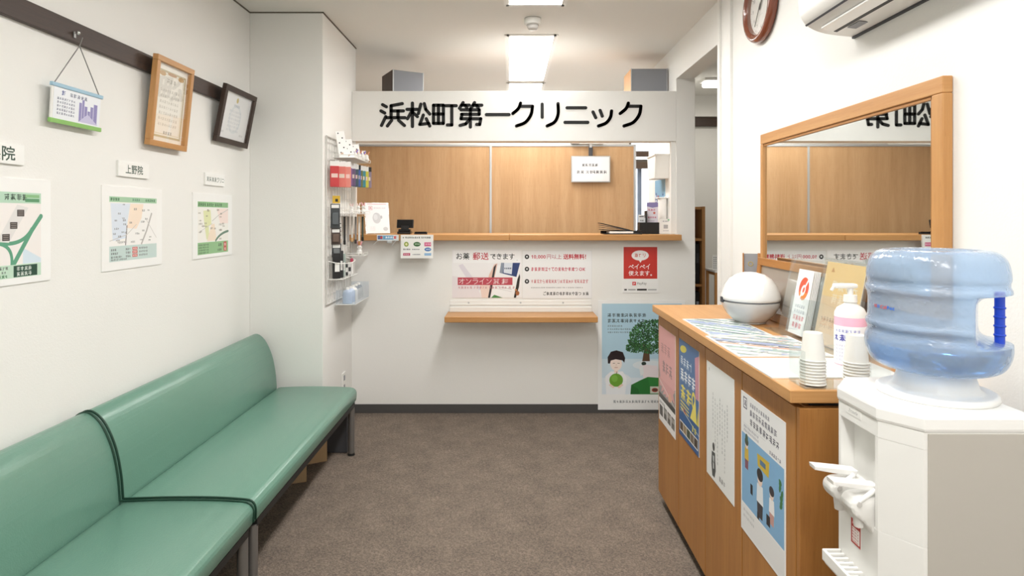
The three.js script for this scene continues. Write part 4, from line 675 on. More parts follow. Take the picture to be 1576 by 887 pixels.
{
  const tex = canvasTex(330, 690, (c, W, H) => {
    fill(c, '#f6f5f3', 0, 0, W, H); oval(c, '#d9583a', 175, 200, 105, 120); poly(c, '#e0863a', [[80, 240], [270, 240], [220, 315], [175, 325], [120, 305]]); oval(c, '#f6f5f3', 168, 220, 46, 62, 0.4); line(c, '#f6f5f3', 24, [[120, 300], [240, 110]]); oval(c, '#d9583a', 176, 214, 20, 32, 0.4);
    write(c, '+####', 55, 372, 42, '#7a8090', 0.09); write(c, '#####', 50, 426, 44, '#7a8090', 0.09); write(c, '####', 52, 486, 58, '#cf4a52', 0.12); write(c, '###', 60, 562, 66, '#cf4a52', 0.12);
  });
  for (let i = 0; i < 5; i++) { const t = thing('leaflet_card', i === 4 ? 'front white card with orange-red round emblem in the acrylic stand' : ['rearmost', 'fourth', 'third', 'second'][i] + ' white card behind the orange emblem card in the acrylic stand', 'card', [0.94, TOP, -1.985], -PI / 2, 'cards in the clear stand');
    t.rotation.order = 'YXZ'; t.rotation.x = -0.19; const z = 0.006 + i * 0.005; if (i === 4) { const s = sheetMesh('card_face', 0.1, 0.21, 0.0015, tex, t); s.position.set(0, 0.112, z); } else obj('card_body', bx(0.1, 0.21, 0.003, 0, 0.112, z), M.paper, t); }
}
leaner('leaflet_stand', 'clear acrylic stand holding an orange-yellow flyer beside the pump bottle', 1.805, (t) => {
  obj('back_panel', tilt(bx(0.235, 0.26, 0.003, 0, 0.132, 0)), M.acrylic, t); obj('front_panel', tilt(bx(0.235, 0.26, 0.002, 0, 0.132, 0.007)), M.acrylic, t); obj('base_plate', bx(0.235, 0.003, 0.07, 0, 0.0016, 0.036), M.acrylic, t);
});
{
  const t = thing('flyer', 'orange-yellow flyer in the acrylic stand next to the pump bottle', 'flyer', [0.94, TOP, -1.805], -PI / 2); t.rotation.order = 'YXZ'; t.rotation.x = -0.19;
  const s = sheetMesh('flyer_sheet', 0.21, 0.25, 0.0012, canvasTex(420, 500, (c, W, H) => { fill(c, '#f2cc8c', 0, 0, W, 210); fill(c, '#e6c6a0', 0, 210, W, H); poly(c, '#c98a4a', [[60, 60], [80, 30], [100, 60]]); write(c, '###+', 90, 100, 70, '#f6e6cc', 0.1); write(c, '##+', 110, 180, 70, '#f3dfc4', 0.1); write(c, '+####+#+##', 40, 330, 30, '#a5805c', 0.12); write(c, '#+#+##', 40, 380, 24, '#b59472', 0.08); fill(c, '#e6cdb0', 0, 430, W, 70); }), t); s.position.set(0, 0.13, 0.0035);
}
{ // pump bottle
  const t = thing('pump_bottle', 'white pump bottle of pink hand sanitizer beside the cups', 'bottle', [0.893, TOP, -1.62]);
  obj('liquid_body', lathe([[0, 0], [0.034, 0], [0.038, 0.004], [0.038, 0.128], [0, 0.128]], 40), phy('#f0b8cc', 0.25, { clearcoat: 0.3 }), t);
  obj('shoulder', lathe([[0.038, 0.128], [0.0375, 0.138], [0.032, 0.15], [0.02, 0.158], [0.015, 0.162], [0.015, 0.168], [0, 0.168]], 40), M.white, t);
  const lab = new THREE.CylinderGeometry(0.0386, 0.0386, 0.1, 40, 1, true, -2.5, 3.4); lab.translate(0, 0.056, 0);
  obj('label', lab, new THREE.MeshStandardMaterial({ roughness: 0.4, side: THREE.DoubleSide, map: canvasTex(640, 480, (c, W, H) => { fill(c, '#f4f4f6', 0, 0, W, H); write(c, '+###+##', 180, 40, 44, '#6a6ab8', 0.1); write(c, '+#+ER', 150, 100, 92, '#3a3a9c', 0.14); for (let i = 0; i < 5; i++) write(c, '#+##+#+', 180, 230 + i * 44, 28, '#b8a0c8', 0.07); fill(c, '#e6a8c4', 20, 20, 60, H - 40); }) }), t);
  const pump = obj('pump', [cyl(0.017, 0.016, 0.018, 0, 0.166, 0), cyl(0.007, 0.007, 0.02, 0, 0.184, 0), bx(0.06, 0.012, 0.022, -0.014, 0.208, 0, 0.005)], M.white, t);
  obj('nozzle', rod([-0.042, 0.208, 0], [-0.05, 0.196, 0], 0.004), M.white, pump);
}
{ // paper cups, upside down in two stacks, in a clear case
  const cup = thing('paper_cup', 'lowest cup of the upside-down front paper cup stack at the cabinet corner', 'paper cup', [0, 0, 0], 0, 'front stack of paper cups');
  obj('cup_wall', lathe([[0.0265, 0.002], [0.0205, 0.064], [0.02, 0.064], [0.026, 0.002]], 36), M.cup, cup);
  obj('rim', (() => { const g = new THREE.TorusGeometry(0.0275, 0.0013, 8, 36); g.rotateX(PI / 2); g.translate(0, 0.0015, 0); return clean(g); })(), M.cup, cup);
  obj('cup_bottom', lathe([[0, 0.0605], [0.0203, 0.0605]], 36), M.cup, cup);
  const spot = [[0.699, -1.426, 9], [0.803, -1.432, 8]];
  spot.forEach(([x, z, n], s) => { for (let i = 0; i < n; i++) { const p = [x + rr(-0.0006, 0.0006), TOP + 0.0042 + i * 0.0068, z]; if (!s && !i) cup.position.set(...p); else { const c = copy(cup, p, rr(0, 6), ORD[n - 1 - i] + ' cup of the upside-down ' + (s ? 'rear paper cup stack beside the dispenser' : 'front paper cup stack at the cabinet corner')); if (s) c.userData.group = 'rear stack of paper cups'; } } });
  const t = thing('acrylic_case', 'low clear acrylic case around the paper cups', 'case', [0, TOP, 0]);
  obj('base_plate', lim(0.664, 0.86, 0, 0.003, -1.392, -1.47), M.acrylic, t); obj('side_plate', [lim(0.664, 0.666, 0.003, 0.085, -1.392, -1.47)], M.acrylic, t); obj('side_plate', lim(0.858, 0.86, 0.003, 0.085, -1.392, -1.47), M.acrylic, t); obj('back_plate', lim(0.664, 0.86, 0.003, 0.085, -1.468, -1.47), M.acrylic, t);
}

// ---------------------------------------------------------------- on and over the reception
function storeBox(label, w, h, d, x, z, turn, side) {
  const t = thing('storage_box', label, 'box', [x, 2.021, z], turn, 'boxes on top of the header');
  obj('carcass', bx(w, h, d - 0.012, 0, h / 2, -0.006, 0.002, 'y'), side, t); obj('front_panel', bx(w - 0.004, h - 0.004, 0.012, 0, h / 2, d / 2 - 0.006, 0.003), std('#8b8d93', 0.7), t);
  obj('edge_strip', [bx(0.006, h, 0.004, w / 2 - 0.003, h / 2, d / 2), bx(0.006, h, 0.004, -w / 2 + 0.003, h / 2, d / 2)], M.alu, t);
}
for (const [a, b, l] of [[-0.95, -0.55, 'white bracket shelf behind the header under the askew box'], [0.79, 1.055, 'white bracket shelf behind the header under the square box']]) tag(obj('header_shelf', lim(a, b, 2.0, 2.02, BACK - 0.102, -4.4), M.white), l, 'shelf', 'shelves behind the header');
storeBox('grey-fronted box standing askew on the header above the first characters', 0.215, 0.2, 0.24, -0.735, -4.22, 0.5, M.darkWood);
storeBox('grey-fronted box standing square on the header near the passage', 0.245, 0.22, 0.25, 0.93, -4.25, 0, M.honey);
{ // hanging name board
  const t = thing('hanging_name_board', 'white name board hanging in front of the oak partition', 'sign', [0.6, 1.603, -4.595]);
  obj('board_frame', bx(0.29, 0.196, 0.012, 0, 0, 0, 0.002), M.alu, t);
  const s = sheetMesh('board_face', 0.274, 0.18, 0.002, canvasTex(620, 408, (c, W, H) => { fill(c, '#f4f4f6', 0, 0, W, H); write(c, '#####', 160, 110, 52, '#33383f', 0.12); write(c, '## +#', 70, 222, 62, '#3a4048', 0.1); write(c, '#### ', 330, 222, 60, '#3a4048', 0.12); }), t); s.position.z = 0.0062;
  obj('clip', bx(0.03, 0.07, 0.008, -0.0, 0.13, 0, 0.002), M.darkGrey, t); obj('hanger', bx(0.02, 0.03, 0.01, 0, 0.175, 0, 0.002), M.alu, t);
  const r = thing('hanging_rail', 'short white rail on the partition top that holds the name board', 'rail', [0.575, 1.7905, -4.62]);
  obj('rail_body', bx(0.24, 0.022, 0.05, 0, 0.011, 0.01, 0.003), M.white, r); obj('clamp', bx(0.06, 0.024, 0.054, -0.09, 0.012, 0.01, 0.003), M.greyPlastic, r);
}
const CT = 1.1372;
{ // A5 stand at the end of the counter
  const t = thing('acrylic_sign_stand', 'tilted acrylic stand with white notice on the counter by the grid', 'sign', [-0.845, CT, -3.965], 0.42); t.rotation.order = 'YXZ';
  obj('base_plate', bx(0.155, 0.003, 0.07, 0, 0.0016, -0.03), M.acrylic, t); obj('back_plate', tilt(bx(0.157, 0.212, 0.003, 0, 0.108, -0.003), -0.3), M.acrylic, t);
  const s = sheetMesh('notice', 0.15, 0.205, 0.001, canvasTex(450, 615, (c, W, H) => { fill(c, '#f6f5f6', 0, 0, W, H); fill(c, '#e3a6ae', 40, 18, 370, 12); c.strokeStyle = '#c24a58'; c.lineWidth = 6; c.strokeRect(70, 70, 62, 70); write(c, '#', 78, 80, 46, '#c24a58', 0.1); write(c, '####+##', 160, 90, 32, '#b8a4ac', 0.08); oval(c, '#cfd0d2', 210, 310, 80, 110); oval(c, '#dfe0e2', 190, 290, 40, 60); oval(c, '#b9babd', 300, 290, 20, 34); oval(c, '#c4c6c8', 370, 530, 46, 40); for (let i = 0; i < 3; i++) write(c, '+#+##', 60, 480 + i * 30, 22, '#c8c8cc', 0.08); }), t);
  s.rotation.x = -0.3; s.position.set(0, 0.108 * Math.cos(0.3) + 0.0004, -0.108 * Math.sin(0.3) + 0.001);
}
{ // card terminal
  const t = thing('card_terminal', 'black card terminal with upright screen on the counter', 'card terminal', [-0.677, CT, -3.97]);
  obj('base', [bx(0.085, 0.018, 0.08, 0, 0.009, 0, 0.005), bx(0.076, 0.014, 0.05, 0, 0.025, 0.0, 0.004)], M.blackGloss, t);
  const s = obj('screen', tilt(bx(0.108, 0.056, 0.014, 0, 0.068, 0, 0.004), -0.25), M.black, t); obj('display', tilt(bx(0.098, 0.046, 0.001, 0, 0.068, 0.0074), -0.25), M.blackGloss, s);
  obj('neck', bx(0.05, 0.03, 0.014, 0, 0.038, -0.004, 0.003), M.black, t);
}
{ const t = thing('pen_tray', 'flat black pen tray lying on the counter beside the terminal', 'tray', [-0.57, CT, -3.94], 0.06); obj('tray_body', [bx(0.082, 0.008, 0.03, 0, 0.004, 0, 0.002), bx(0.082, 0.014, 0.004, 0, 0.007, -0.013, 0.001)], M.black, t); obj('pen', rod([-0.036, 0.012, 0.002], [0.036, 0.013, 0.004], 0.004), M.blackGloss, t); }
{ // price strip under the worktop edge
  const t = thing('price_strip', 'clear strip with blue printed label under the counter edge', 'label', [-0.762, 1.118, -3.849]);
  const s = sheetMesh('strip', 0.135, 0.036, 0.002, canvasTex(540, 144, (c, W, H) => { fill(c, '#dfe6ea', 0, 0, W, H); fill(c, '#5b6f9c', 20, 22, 120, 90); oval(c, '#c94a4a', 110, 66, 30, 30); fill(c, '#6aa6cc', 150, 20, 260, 96); write(c, '####', 210, 36, 56, '#fff', 0.14); fill(c, '#d46a6a', 420, 30, 60, 70); }), t); s.position.z = 0.0015;
  obj('wire_foot', rod([-0.06, -0.018, 0.001], [-0.085, -0.042, 0.03], 0.0015), M.alu, t); obj('wire_foot', rod([0.05, -0.018, 0.001], [0.03, -0.05, 0.03], 0.0015), M.alu, t); obj('clip', bx(0.03, 0.016, 0.012, 0.01, -0.026, 0.006, 0.003), M.alu, t);
}
{
  const s = sheetMesh('payment_board', 0.202, 0.146, 0.012, canvasTex(620, 448, (c, W, H) => { fill(c, '#f1f0ec', 0, 0, W, H); write(c, '+ ####+#+# #####', 36, 32, 38, '#3a4a44', 0.14, 0.92); oval(c, '#8aa23a', 108, 178, 44, 46); oval(c, '#e8e2b0', 108, 178, 22, 24); oval(c, '#3a6a3a', 312, 178, 68, 44); write(c, '###', 272, 160, 30, '#dfe8d8', 0.12); fill(c, '#d4608a', 452, 142, 128, 76); write(c, '###', 470, 160, 34, '#f6dfe8', 0.12); write(c, '#+#+', 48, 258, 34, '#445', 0.14); write(c, '####+', 218, 264, 26, '#445', 0.12, 1.1); oval(c, '#3f74b4', 518, 278, 64, 36); write(c, '###', 480, 262, 28, '#e8eef6', 0.12); fill(c, '#b8375a', 48, 348, 132, 48); write(c, '###', 62, 356, 32, '#f2d8e0', 0.12); write(c, '+#####', 226, 362, 24, '#445', 0.12); fill(c, '#8fb8dc', 452, 348, 130, 48); }), scene, 0.35);
  s.position.set(-0.579, 1.063, -3.8436); tag(s, 'white board of payment logos hanging on the counter front', 'sign');
}
{ // black document tray
  const t = thing('document_tray', 'black tray of folders on the counter before the partition end', 'tray', [0.705, CT, -3.98]);
  obj('tray_body', [bx(0.24, 0.006, 0.16, 0.01, 0.003, 0, 0.002), bx(0.004, 0.024, 0.16, 0.128, 0.012, 0, 0.001), bx(0.24, 0.02, 0.004, 0.01, 0.01, -0.078, 0.001)], M.black, t); obj('paper_stack', bx(0.15, 0.012, 0.13, 0.0, 0.0125, 0.012, 0.001), M.paper, t);
  for (let i = 0; i < 4; i++) { const g = bx(0.22 - i * 0.01, 0.003, 0.14); g.rotateZ(-0.05 - i * 0.06); g.translate(-0.012 - i * 0.008, 0.024 + i * 0.0085, -0.006); obj('folder', g, i === 2 ? M.darkGrey : M.black, t); }
}
{ // leaflet rack
  const t = thing('leaflet_rack', 'black counter rack with standing leaflets near the end of the counter', 'leaflet rack', [0.9, CT, -4.02]);
  obj('rack_box', [bx(0.125, 0.075, 0.004, 0, 0.0375, 0.036), bx(0.125, 0.075, 0.004, 0, 0.0375, -0.036), bx(0.125, 0.004, 0.075, 0, 0.002, 0), bx(0.004, 0.075, 0.075, -0.0605, 0.0375, 0), bx(0.004, 0.075, 0.075, 0.0605, 0.0375, 0), bx(0.005, 0.15, 0.07, -0.018, 0.075, 0.004)], M.black, t);
  const fl = (x, w, h, z, draw, label) => { const m = thing('standing_leaflet', label, 'leaflet', [0.9 + x, CT + 0.005, -4.02 + z], 0, 'leaflets in the black rack'); const s = sheetMesh('leaflet_sheet', w, h, 0.003, canvasTex(240, Math.round(240 * h / w), draw), m); s.position.y = h / 2; };
  fl(0.03, 0.075, 0.2, -0.015, (c, W, H) => { fill(c, '#e6dfe8', 0, 0, W, H); poly(c, '#8f86b8', [[0, 0], [W, 0], [W, 90], [120, 110], [0, 80]]); write(c, '###', 30, 130, 50, '#c25a78', 0.1); oval(c, '#d46a5a', 160, 220, 24, 24); write(c, '####', 20, 290, 44, '#c24a68', 0.12); for (let i = 0; i < 5; i++) write(c, '#+##+', 30, 370 + i * 40, 28, '#99a', 0.08); }, 'lilac-topped leaflet standing in the black rack');
  fl(-0.042, 0.04, 0.12, -0.01, (c, W, H) => { fill(c, '#eceae8', 0, 0, W, H); for (let i = 0; i < 6; i++) { fill(c, '#3c3c40', 30, 60 + i * 100, 180, 34); } }, 'black striped leaflet standing in the black rack');
  fl(-0.042, 0.038, 0.1, 0.014, (c, W, H) => { fill(c, '#e2e4e6', 0, 0, W, H); write(c, '##', 30, 80, 70, '#555', 0.12); write(c, '##', 30, 260, 70, '#777', 0.12); }, 'grey leaflet at the front of the black rack');
}
{ // small white card stand
  const t = thing('card_stand', 'small white card standing at the end of the counter', 'sign', [1.0, CT, -3.965], -0.05);
  obj('holder', [bx(0.078, 0.1, 0.003, 0, 0.05, -0.004, 0.001), bx(0.078, 0.003, 0.03, 0, 0.0016, 0)], M.acrylic, t);
  const s = sheetMesh('card', 0.074, 0.095, 0.0015, canvasTex(300, 385, (c, W, H) => { fill(c, '#f2f1ee', 0, 0, W, H); fill(c, '#58b478', 200, 10, 44, 30); write(c, '###+', 70, 40, 40, '#667', 0.1); fill(c, '#b4b4b6', 96, 150, 110, 100); write(c, '####', 80, 290, 34, '#889', 0.08); }), t); s.position.set(0, 0.05, -0.001);
}
{ // things on the office side wall
  const t = thing('white_wall_bin', 'white tapered wall bin hanging in the office past the counter', 'bin', [1.059, 1.51, -4.22], -PI / 2);
  const sh = new THREE.Shape([[-0.12, 0.15], [0.12, 0.15], [0.09, 0], [-0.09, 0]].map(([a, b]) => new THREE.Vector2(a, b)));
  obj('bin_body', clean(new THREE.ExtrudeGeometry(sh, { depth: 0.09, bevelEnabled: true, bevelThickness: 0.004, bevelSize: 0.004, bevelSegments: 2 })), M.white, t); obj('rim', bx(0.25, 0.012, 0.11, 0, 0.152, 0.046, 0.003), M.plastic, t); obj('hanging_strap', rod([-0.06, 0.155, 0.05], [-0.06, 0.22, 0.004], 0.004), M.white, t);
  const p = sheetMesh('wall_flyer', 0.3, 0.3, 0.003, canvasTex(300, 300, (c, W, H) => { fill(c, '#f0f0f0', 0, 0, W, H); poly(c, '#7fb0d0', [[0, 0], [300, 0], [300, 120], [0, 170]]); for (let i = 0; i < 40; i++) oval(c, ['#3f5f9c', '#8a3a5a', '#5a6a8a', '#c86a6a', '#e6e6f0'][i % 5], rr(0, 300), rr(100, 230), rr(10, 26), rr(8, 18)); fill(c, '#7a3a5a', 0, 240, 150, 30); }), scene, 0.5);
  p.position.set(1.0582, 1.36, -4.35); p.rotation.y = -PI / 2; tag(p, 'blue and purple flyer on the office side wall', 'flyer');
  const q = thing('roll_holder', 'white paper roll holder on the office side wall', 'holder', [1.059, 1.2, -4.15], -PI / 2);
  obj('roll', (() => { const g = cyl(0.03, 0.03, 0.16, 0, 0.01, 0.035); return g; })(), M.paper, q); obj('bracket', [bx(0.07, 0.008, 0.07, 0, 0.005, 0.035, 0.002), bx(0.07, 0.008, 0.07, 0, 0.175, 0.035, 0.002), bx(0.07, 0.18, 0.004, 0, 0.09, 0.002)], M.white, q);
}
{ // passage: shelf unit and side table
  const t = thing('bookcase', 'wooden bookcase in the side passage with black binders', 'bookcase', [0, 0, 0]);
  const g = [lim(1.338, 1.36, 0, 1.32, -4.3, -4.63, 0.002, 'y'), lim(1.185, 1.207, 0, 1.32, -4.3, -4.63, 0.002, 'y')]; obj('side_panel', g[0], M.honey, t); obj('side_panel', g[1], M.honey, t);
  obj('back_panel', lim(1.2, 1.345, 0, 1.3, -4.62, -4.63), M.paper, t); for (const y of [0.05, 0.42, 0.76, 1.08, 1.3]) obj('shelf', lim(1.207, 1.338, y, y + 0.018, -4.31, -4.62, 0.001, 'x'), M.honey, t);
  for (let k = 0; k < 3; k++) for (let i = 0; i < 4; i++) { const b = thing('binder', ['leftmost', 'second', 'third', 'rightmost'][i] + ' black binder on the ' + ['top', 'middle', 'lowest'][k] + ' binder shelf of the passage bookcase', 'binder', [1.226 + i * 0.031, [0.778, 0.438, 0.068][k], -4.46], 0, 'black binders in the passage bookcase'); obj('cover', bx(0.028, 0.28, 0.24, 0, 0.14, 0, 0.002), M.black, b); obj('spine_label', bx(0.018, 0.07, 0.001, 0, 0.18, 0.1205), k === 1 ? std('#a9b4c4', 0.6) : M.darkGrey, b); }
  const s = thing('side_table', 'small wooden side table with drawer in the passage', 'table', [1.425, 0, -4.22]);
  obj('table_top', bx(0.12, 0.014, 0.22, 0, 0.882, 0, 0.003, 'x'), M.white, s); for (const x of [-0.047, 0.047]) for (const z of [-0.09, 0.09]) obj('leg', bx(0.018, 0.875, 0.018, x, 0.4375, z, 0.002, 'y'), M.honey, s);
  const dr = obj('drawer', bx(0.076, 0.16, 0.012, 0, 0.76, 0.092, 0.002, 'y'), M.panel, s); obj('drawer_pull', rod([-0.02, 0.8, 0.104], [0.02, 0.8, 0.104], 0.004), M.black, dr); obj('apron', [bx(0.08, 0.02, 0.18, 0, 0.862, 0), bx(0.08, 0.02, 0.18, 0, 0.25, 0)], M.honey, s);
  const n = thing('paper_calendar', 'small white desk calendar on the passage side table', 'calendar', [1.4, 0.8892, -4.18]); const m = sheetMesh('calendar_page', 0.06, 0.1, 0.003, canvasTex(180, 300, (c, W, H) => { fill(c, '#f2f2f0', 0, 0, W, H); for (let i = 0; i < 6; i++) for (let j = 0; j < 4; j++) fill(c, '#8a8a8c', 22 + j * 38, 40 + i * 42, 22, 22); }), n); m.position.y = 0.05; obj('calendar_foot', bx(0.06, 0.004, 0.04, 0, 0.002, -0.015), M.paper, n);
}

// ---------------------------------------------------------------- wire grid on the column with goods for sale
const GX = -0.999;
{
  const t = thing('wire_grid', 'white wire display grid on the side of the corner column', 'display grid', [0, 0, 0]);
  const d0 = 3.36, d1 = 3.885, y0 = 0.77, y1 = 1.69, wr = std('#cfcdc8', 0.35);
  obj('rim', [rod([GX, y0, -d0], [GX, y1, -d0], 0.004), rod([GX, y0, -d1], [GX, y1, -d1], 0.004), rod([GX, y0, -d0], [GX, y0, -d1], 0.004), rod([GX, y1, -d0], [GX, y1, -d1], 0.004), rod([GX, y1 - 0.03, -d0], [GX, y1 - 0.03, -d1], 0.003)], wr, t);
  for (let i = 1; i < 10; i++) obj('wire', rod([GX, y0, -d0 - i * (d1 - d0) / 10], [GX, y1, -d0 - i * (d1 - d0) / 10], 0.0016, 6), wr, t);
  for (let i = 1; i < 17; i++) obj('wire', rod([GX + 0.002, y0 + i * 0.053, -d0], [GX + 0.002, y0 + i * 0.053, -d1], 0.0016, 6), wr, t);
}
function wireShelf(name, label, y, dep, d0, d1) {
  const t = thing(name, label, 'shelf', [GX + 0.005, y, 0]);
  obj('shelf_plate', lim(0, dep, -0.003, 0, -d0, -d1, 0.001), M.white, t); obj('front_rail', [rod([dep, 0.014, -d0], [dep, 0.014, -d1], 0.002), rod([dep, 0, -d0], [dep, 0.014, -d0], 0.002), rod([dep, 0, -d1], [dep, 0.014, -d1], 0.002), rod([0, 0.014, -d0], [dep, 0.014, -d0], 0.002)], M.white, t);
}
wireShelf('wire_shelf', 'white shelf at the top of the wire grid', 1.583, 0.125, 3.46, 3.84);
wireShelf('wire_shelf', 'white shelf halfway up the wire grid', 1.268, 0.12, 3.5, 3.85);
wireShelf('wire_shelf', 'small shelf low on the wire grid under the pink toy', 1.012, 0.1, 3.76, 3.87);
const goods = 'goods on the wire grid';
for (let i = 0; i < 4; i++) { // white spotted cards leaning on the top shelf
  const t = thing('display_card', ['tall white spotted display card on the top grid shelf', 'second white spotted display card on the top grid shelf', 'third white spotted display card on the top grid shelf', 'low far white display card on the top grid shelf'][i], 'card', [GX + 0.045 + i * 0.016, 1.584, -3.5 - i * 0.095], 0.5, goods); t.rotation.order = 'YXZ';
  const h = [0.155, 0.12, 0.1, 0.07][i], s = sheetMesh('card_sheet', 0.05, h, 0.004, canvasTex(100, Math.round(2000 * h), (c, W, H) => { fill(c, '#f2f1ee', 0, 0, W, H); for (let k = 0; k < 5; k++) oval(c, '#2c2c2e', 26 + (k % 2) * 40, 24 + k * H / 5.5, 9, 8); fill(c, '#c8a890', 20, H - 60, 30, 20); }), t); s.position.y = h / 2 * 0.97; s.rotation.x = -0.18; s.rotation.z = 0.12;
}
for (let i = 0; i < 4; i++) { // small winged toys at the end of the shelf
  const t = thing('tiny_toy', ['tiny white and lilac toy at the near end of the toy row', 'tiny white and orange toy second in the row', 'tiny white and lilac toy third in the row', 'tiny white toy at the outer end of the row'][i], 'toy', [GX + 0.085 + i * 0.012, 1.584, -3.64 - i * 0.045], 0.4, goods);
  obj('toy_body', lathe([[0, 0], [0.014, 0.002], [0.017, 0.014], [0.012, 0.026], [0.013, 0.034], [0.008, 0.044], [0, 0.046]], 20), M.white, t); for (const e of [-1, 1]) { const g = new THREE.SphereGeometry(0.008, 12, 8); g.scale(0.6, 1.9, 0.5); g.rotateZ(-e * 0.5); g.translate(e * 0.011, 0.05, 0); obj('ear', clean(g), i % 2 ? std('#d8946a', 0.6) : std('#8f7fc4', 0.6), t); }
}
// packets hung from hooks
[['red', '#c9363a', 3.385, 0.0], ['salmon pink', '#dc7468', 3.42, 0.028], ['pale pink', '#e08a7c', 3.445, 0.05], ['black', '#1d1a1c', 3.5, 0.03], ['purple', '#8a5f93', 3.545, 0.032], ['plum', '#6a5478', 3.58, 0.042], ['dark teal', '#3f5560', 3.62, 0.05], ['blue', '#3f5fae', 3.67, 0.05], ['olive', '#6f7440', 3.715, 0.052], ['teal green', '#3f8c96', 3.755, 0.06], ['yellow', '#d6c83a', 3.795, 0.068], ['mauve', '#8a7a90', 3.83, 0.078]].forEach(([n, col, d, off], i) => {
  const h = i < 3 ? 0.145 : 0.13, t = thing('hanging_packet', n + ' packet hanging in the row below the top grid shelf', 'packet', [GX + 0.012 + off, 1.555, -d], 0.25, goods);
  obj('packet_body', bx(0.048, h - 0.03, 0.016, 0.024, -h / 2 - 0.012, 0, 0.003), std(col, 0.4), t); obj('header_card', bx(0.048, 0.034, 0.003, 0.024, -0.015, 0, 0.001), i % 4 === 3 ? M.black : M.paper, t);
  obj('window_label', bx(0.034, 0.022, 0.001, 0.024, -h * 0.55, 0.0084), std(i % 2 ? '#e6d9c8' : '#f0d0c8', 0.5), t);
  obj('hook', [rod([-0.014 - off, 0.004, 0.004 - 0], [0.03, 0.0, 0], 0.0015), rod([0.03, 0, 0], [0.034, 0.008, 0], 0.0015)], M.chrome, t);
});
{ const t = thing('price_tag', 'small yellow tag hanging near the front of the wire grid', 'tag', [GX + 0.02, 1.345, -3.44], 0.3, goods); obj('tag_card', bx(0.04, 0.042, 0.002, 0.01, 0, 0, 0.001), std('#e0b838', 0.6), t); obj('tag_mark', bx(0.014, 0.016, 0.001, 0.012, -0.004, 0.0015), M.black, t); obj('string', rod([0.01, 0.02, 0], [-0.012, 0.05, 0], 0.001), M.white, t); }
for (let i = 0; i < 3; i++) { const t = thing('blister_pack', ['dark grey blister pack hanging under the yellow tag', 'brown blister pack hanging lower at the grid front', 'dark blister pack lowest at the grid front'][i], 'packet', [GX + 0.014, [1.32, 1.185, 1.1][i], -3.39 - i * 0.012], 0.3, goods); const h = [0.135, 0.09, 0.075][i]; obj('backing_card', bx(0.05, h, 0.003, 0.024, -h / 2, 0, 0.001), std(['#3c4042', '#4a3a34', '#3a3c3e'][i], 0.5), t); obj('blister', [bx(0.034, h * 0.5, 0.012, 0.024, -h * 0.6, 0.007, 0.004)], std(['#565c60', '#6a564c', '#74787a'][i], 0.2), t); obj('label', bx(0.04, 0.018, 0.001, 0.024, -0.014, 0.0022), M.paper, t); }
for (let i = 0; i < 7; i++) { // brushes hanging under the middle shelf
  const t = thing('hanging_brush', ['slim white brush with dark dots', 'slim black brush', 'slim silver-grey brush', 'slim white brush', 'slim grey brush with dark tip', 'slim white brush with brown tip', 'slim dark green brush'][i] + ' hanging under the middle grid shelf', 'brush', [GX + 0.03 + i * 0.009, 1.25, -3.53 - i * 0.05], 0.2, goods);
  const h = 0.13 + (i % 3) * 0.012, col = ['#e9e6e0', '#2a2828', '#a8a29c', '#dedad2', '#8e8a86', '#ece8e0', '#3f4a40'][i];
  obj('brush_handle', bx(0.012, h, 0.009, 0, -h / 2, 0, 0.003), std(col, 0.5), t); obj('brush_head', bx(0.014, 0.026, 0.011, 0, -h - 0.008, 0, 0.004), std(['#d8c8b8', '#222222', '#c8c4bc', '#d0a878', '#3a3432', '#b8824a', '#20241f'][i], 0.7), t); if (i === 0) for (let k = 0; k < 4; k++) obj('dot', at(clean(new THREE.SphereGeometry(0.0035, 10, 8)), 0, -0.04 - k * 0.022, 0.004), M.black, t); obj('loop', rod([0, 0, 0], [0, 0.016, 0], 0.001), M.chrome, t);
}
function bunny(x, y, z, s, label, col, turn) {
  const t = thing('toy_rabbit', label, 'toy', [x, y, z], turn, goods), e = (a, b, c, px, py, pz, rz = 0) => { const g = new THREE.SphereGeometry(1, 18, 12); g.scale(a * s, b * s, c * s); g.rotateZ(rz); g.translate(px * s, py * s, pz * s); return clean(g); };
  obj('toy_body', [e(0.016, 0.018, 0.014, 0, 0.018, 0), e(0.006, 0.006, 0.01, -0.009, 0.006, 0.01), e(0.006, 0.006, 0.01, 0.009, 0.006, 0.01)], M.white, t); obj('head', e(0.014, 0.013, 0.013, 0, 0.044, 0.002), M.white, t); obj('ear', e(0.005, 0.016, 0.004, -0.008, 0.066, 0, 0.35), std(col, 0.7), t); obj('ear', e(0.005, 0.016, 0.004, 0.008, 0.066, 0, -0.35), std(col, 0.7), t); obj('eye', [e(0.0022, 0.0022, 0.0015, -0.005, 0.046, 0.0145), e(0.0022, 0.0022, 0.0015, 0.005, 0.046, 0.0145)], M.black, t);
}
bunny(GX + 0.07, 1.013, -3.81, 1.05, 'white toy rabbit with pink ears on the small low shelf', '#e8a8b4', 0.4);
bunny(GX + 0.075, 1.269, -3.6, 0.72, 'white toy rabbit nearest on the middle grid shelf', '#ecd0cc', 0.3);
bunny(GX + 0.095, 1.269, -3.68, 0.8, 'white toy rabbit second on the middle grid shelf', '#f0dcd8', 0.2);
bunny(GX + 0.105, 1.269, -3.76, 0.85, 'white toy rabbit farthest out on the middle grid shelf', '#e8b4bc', 0.5);
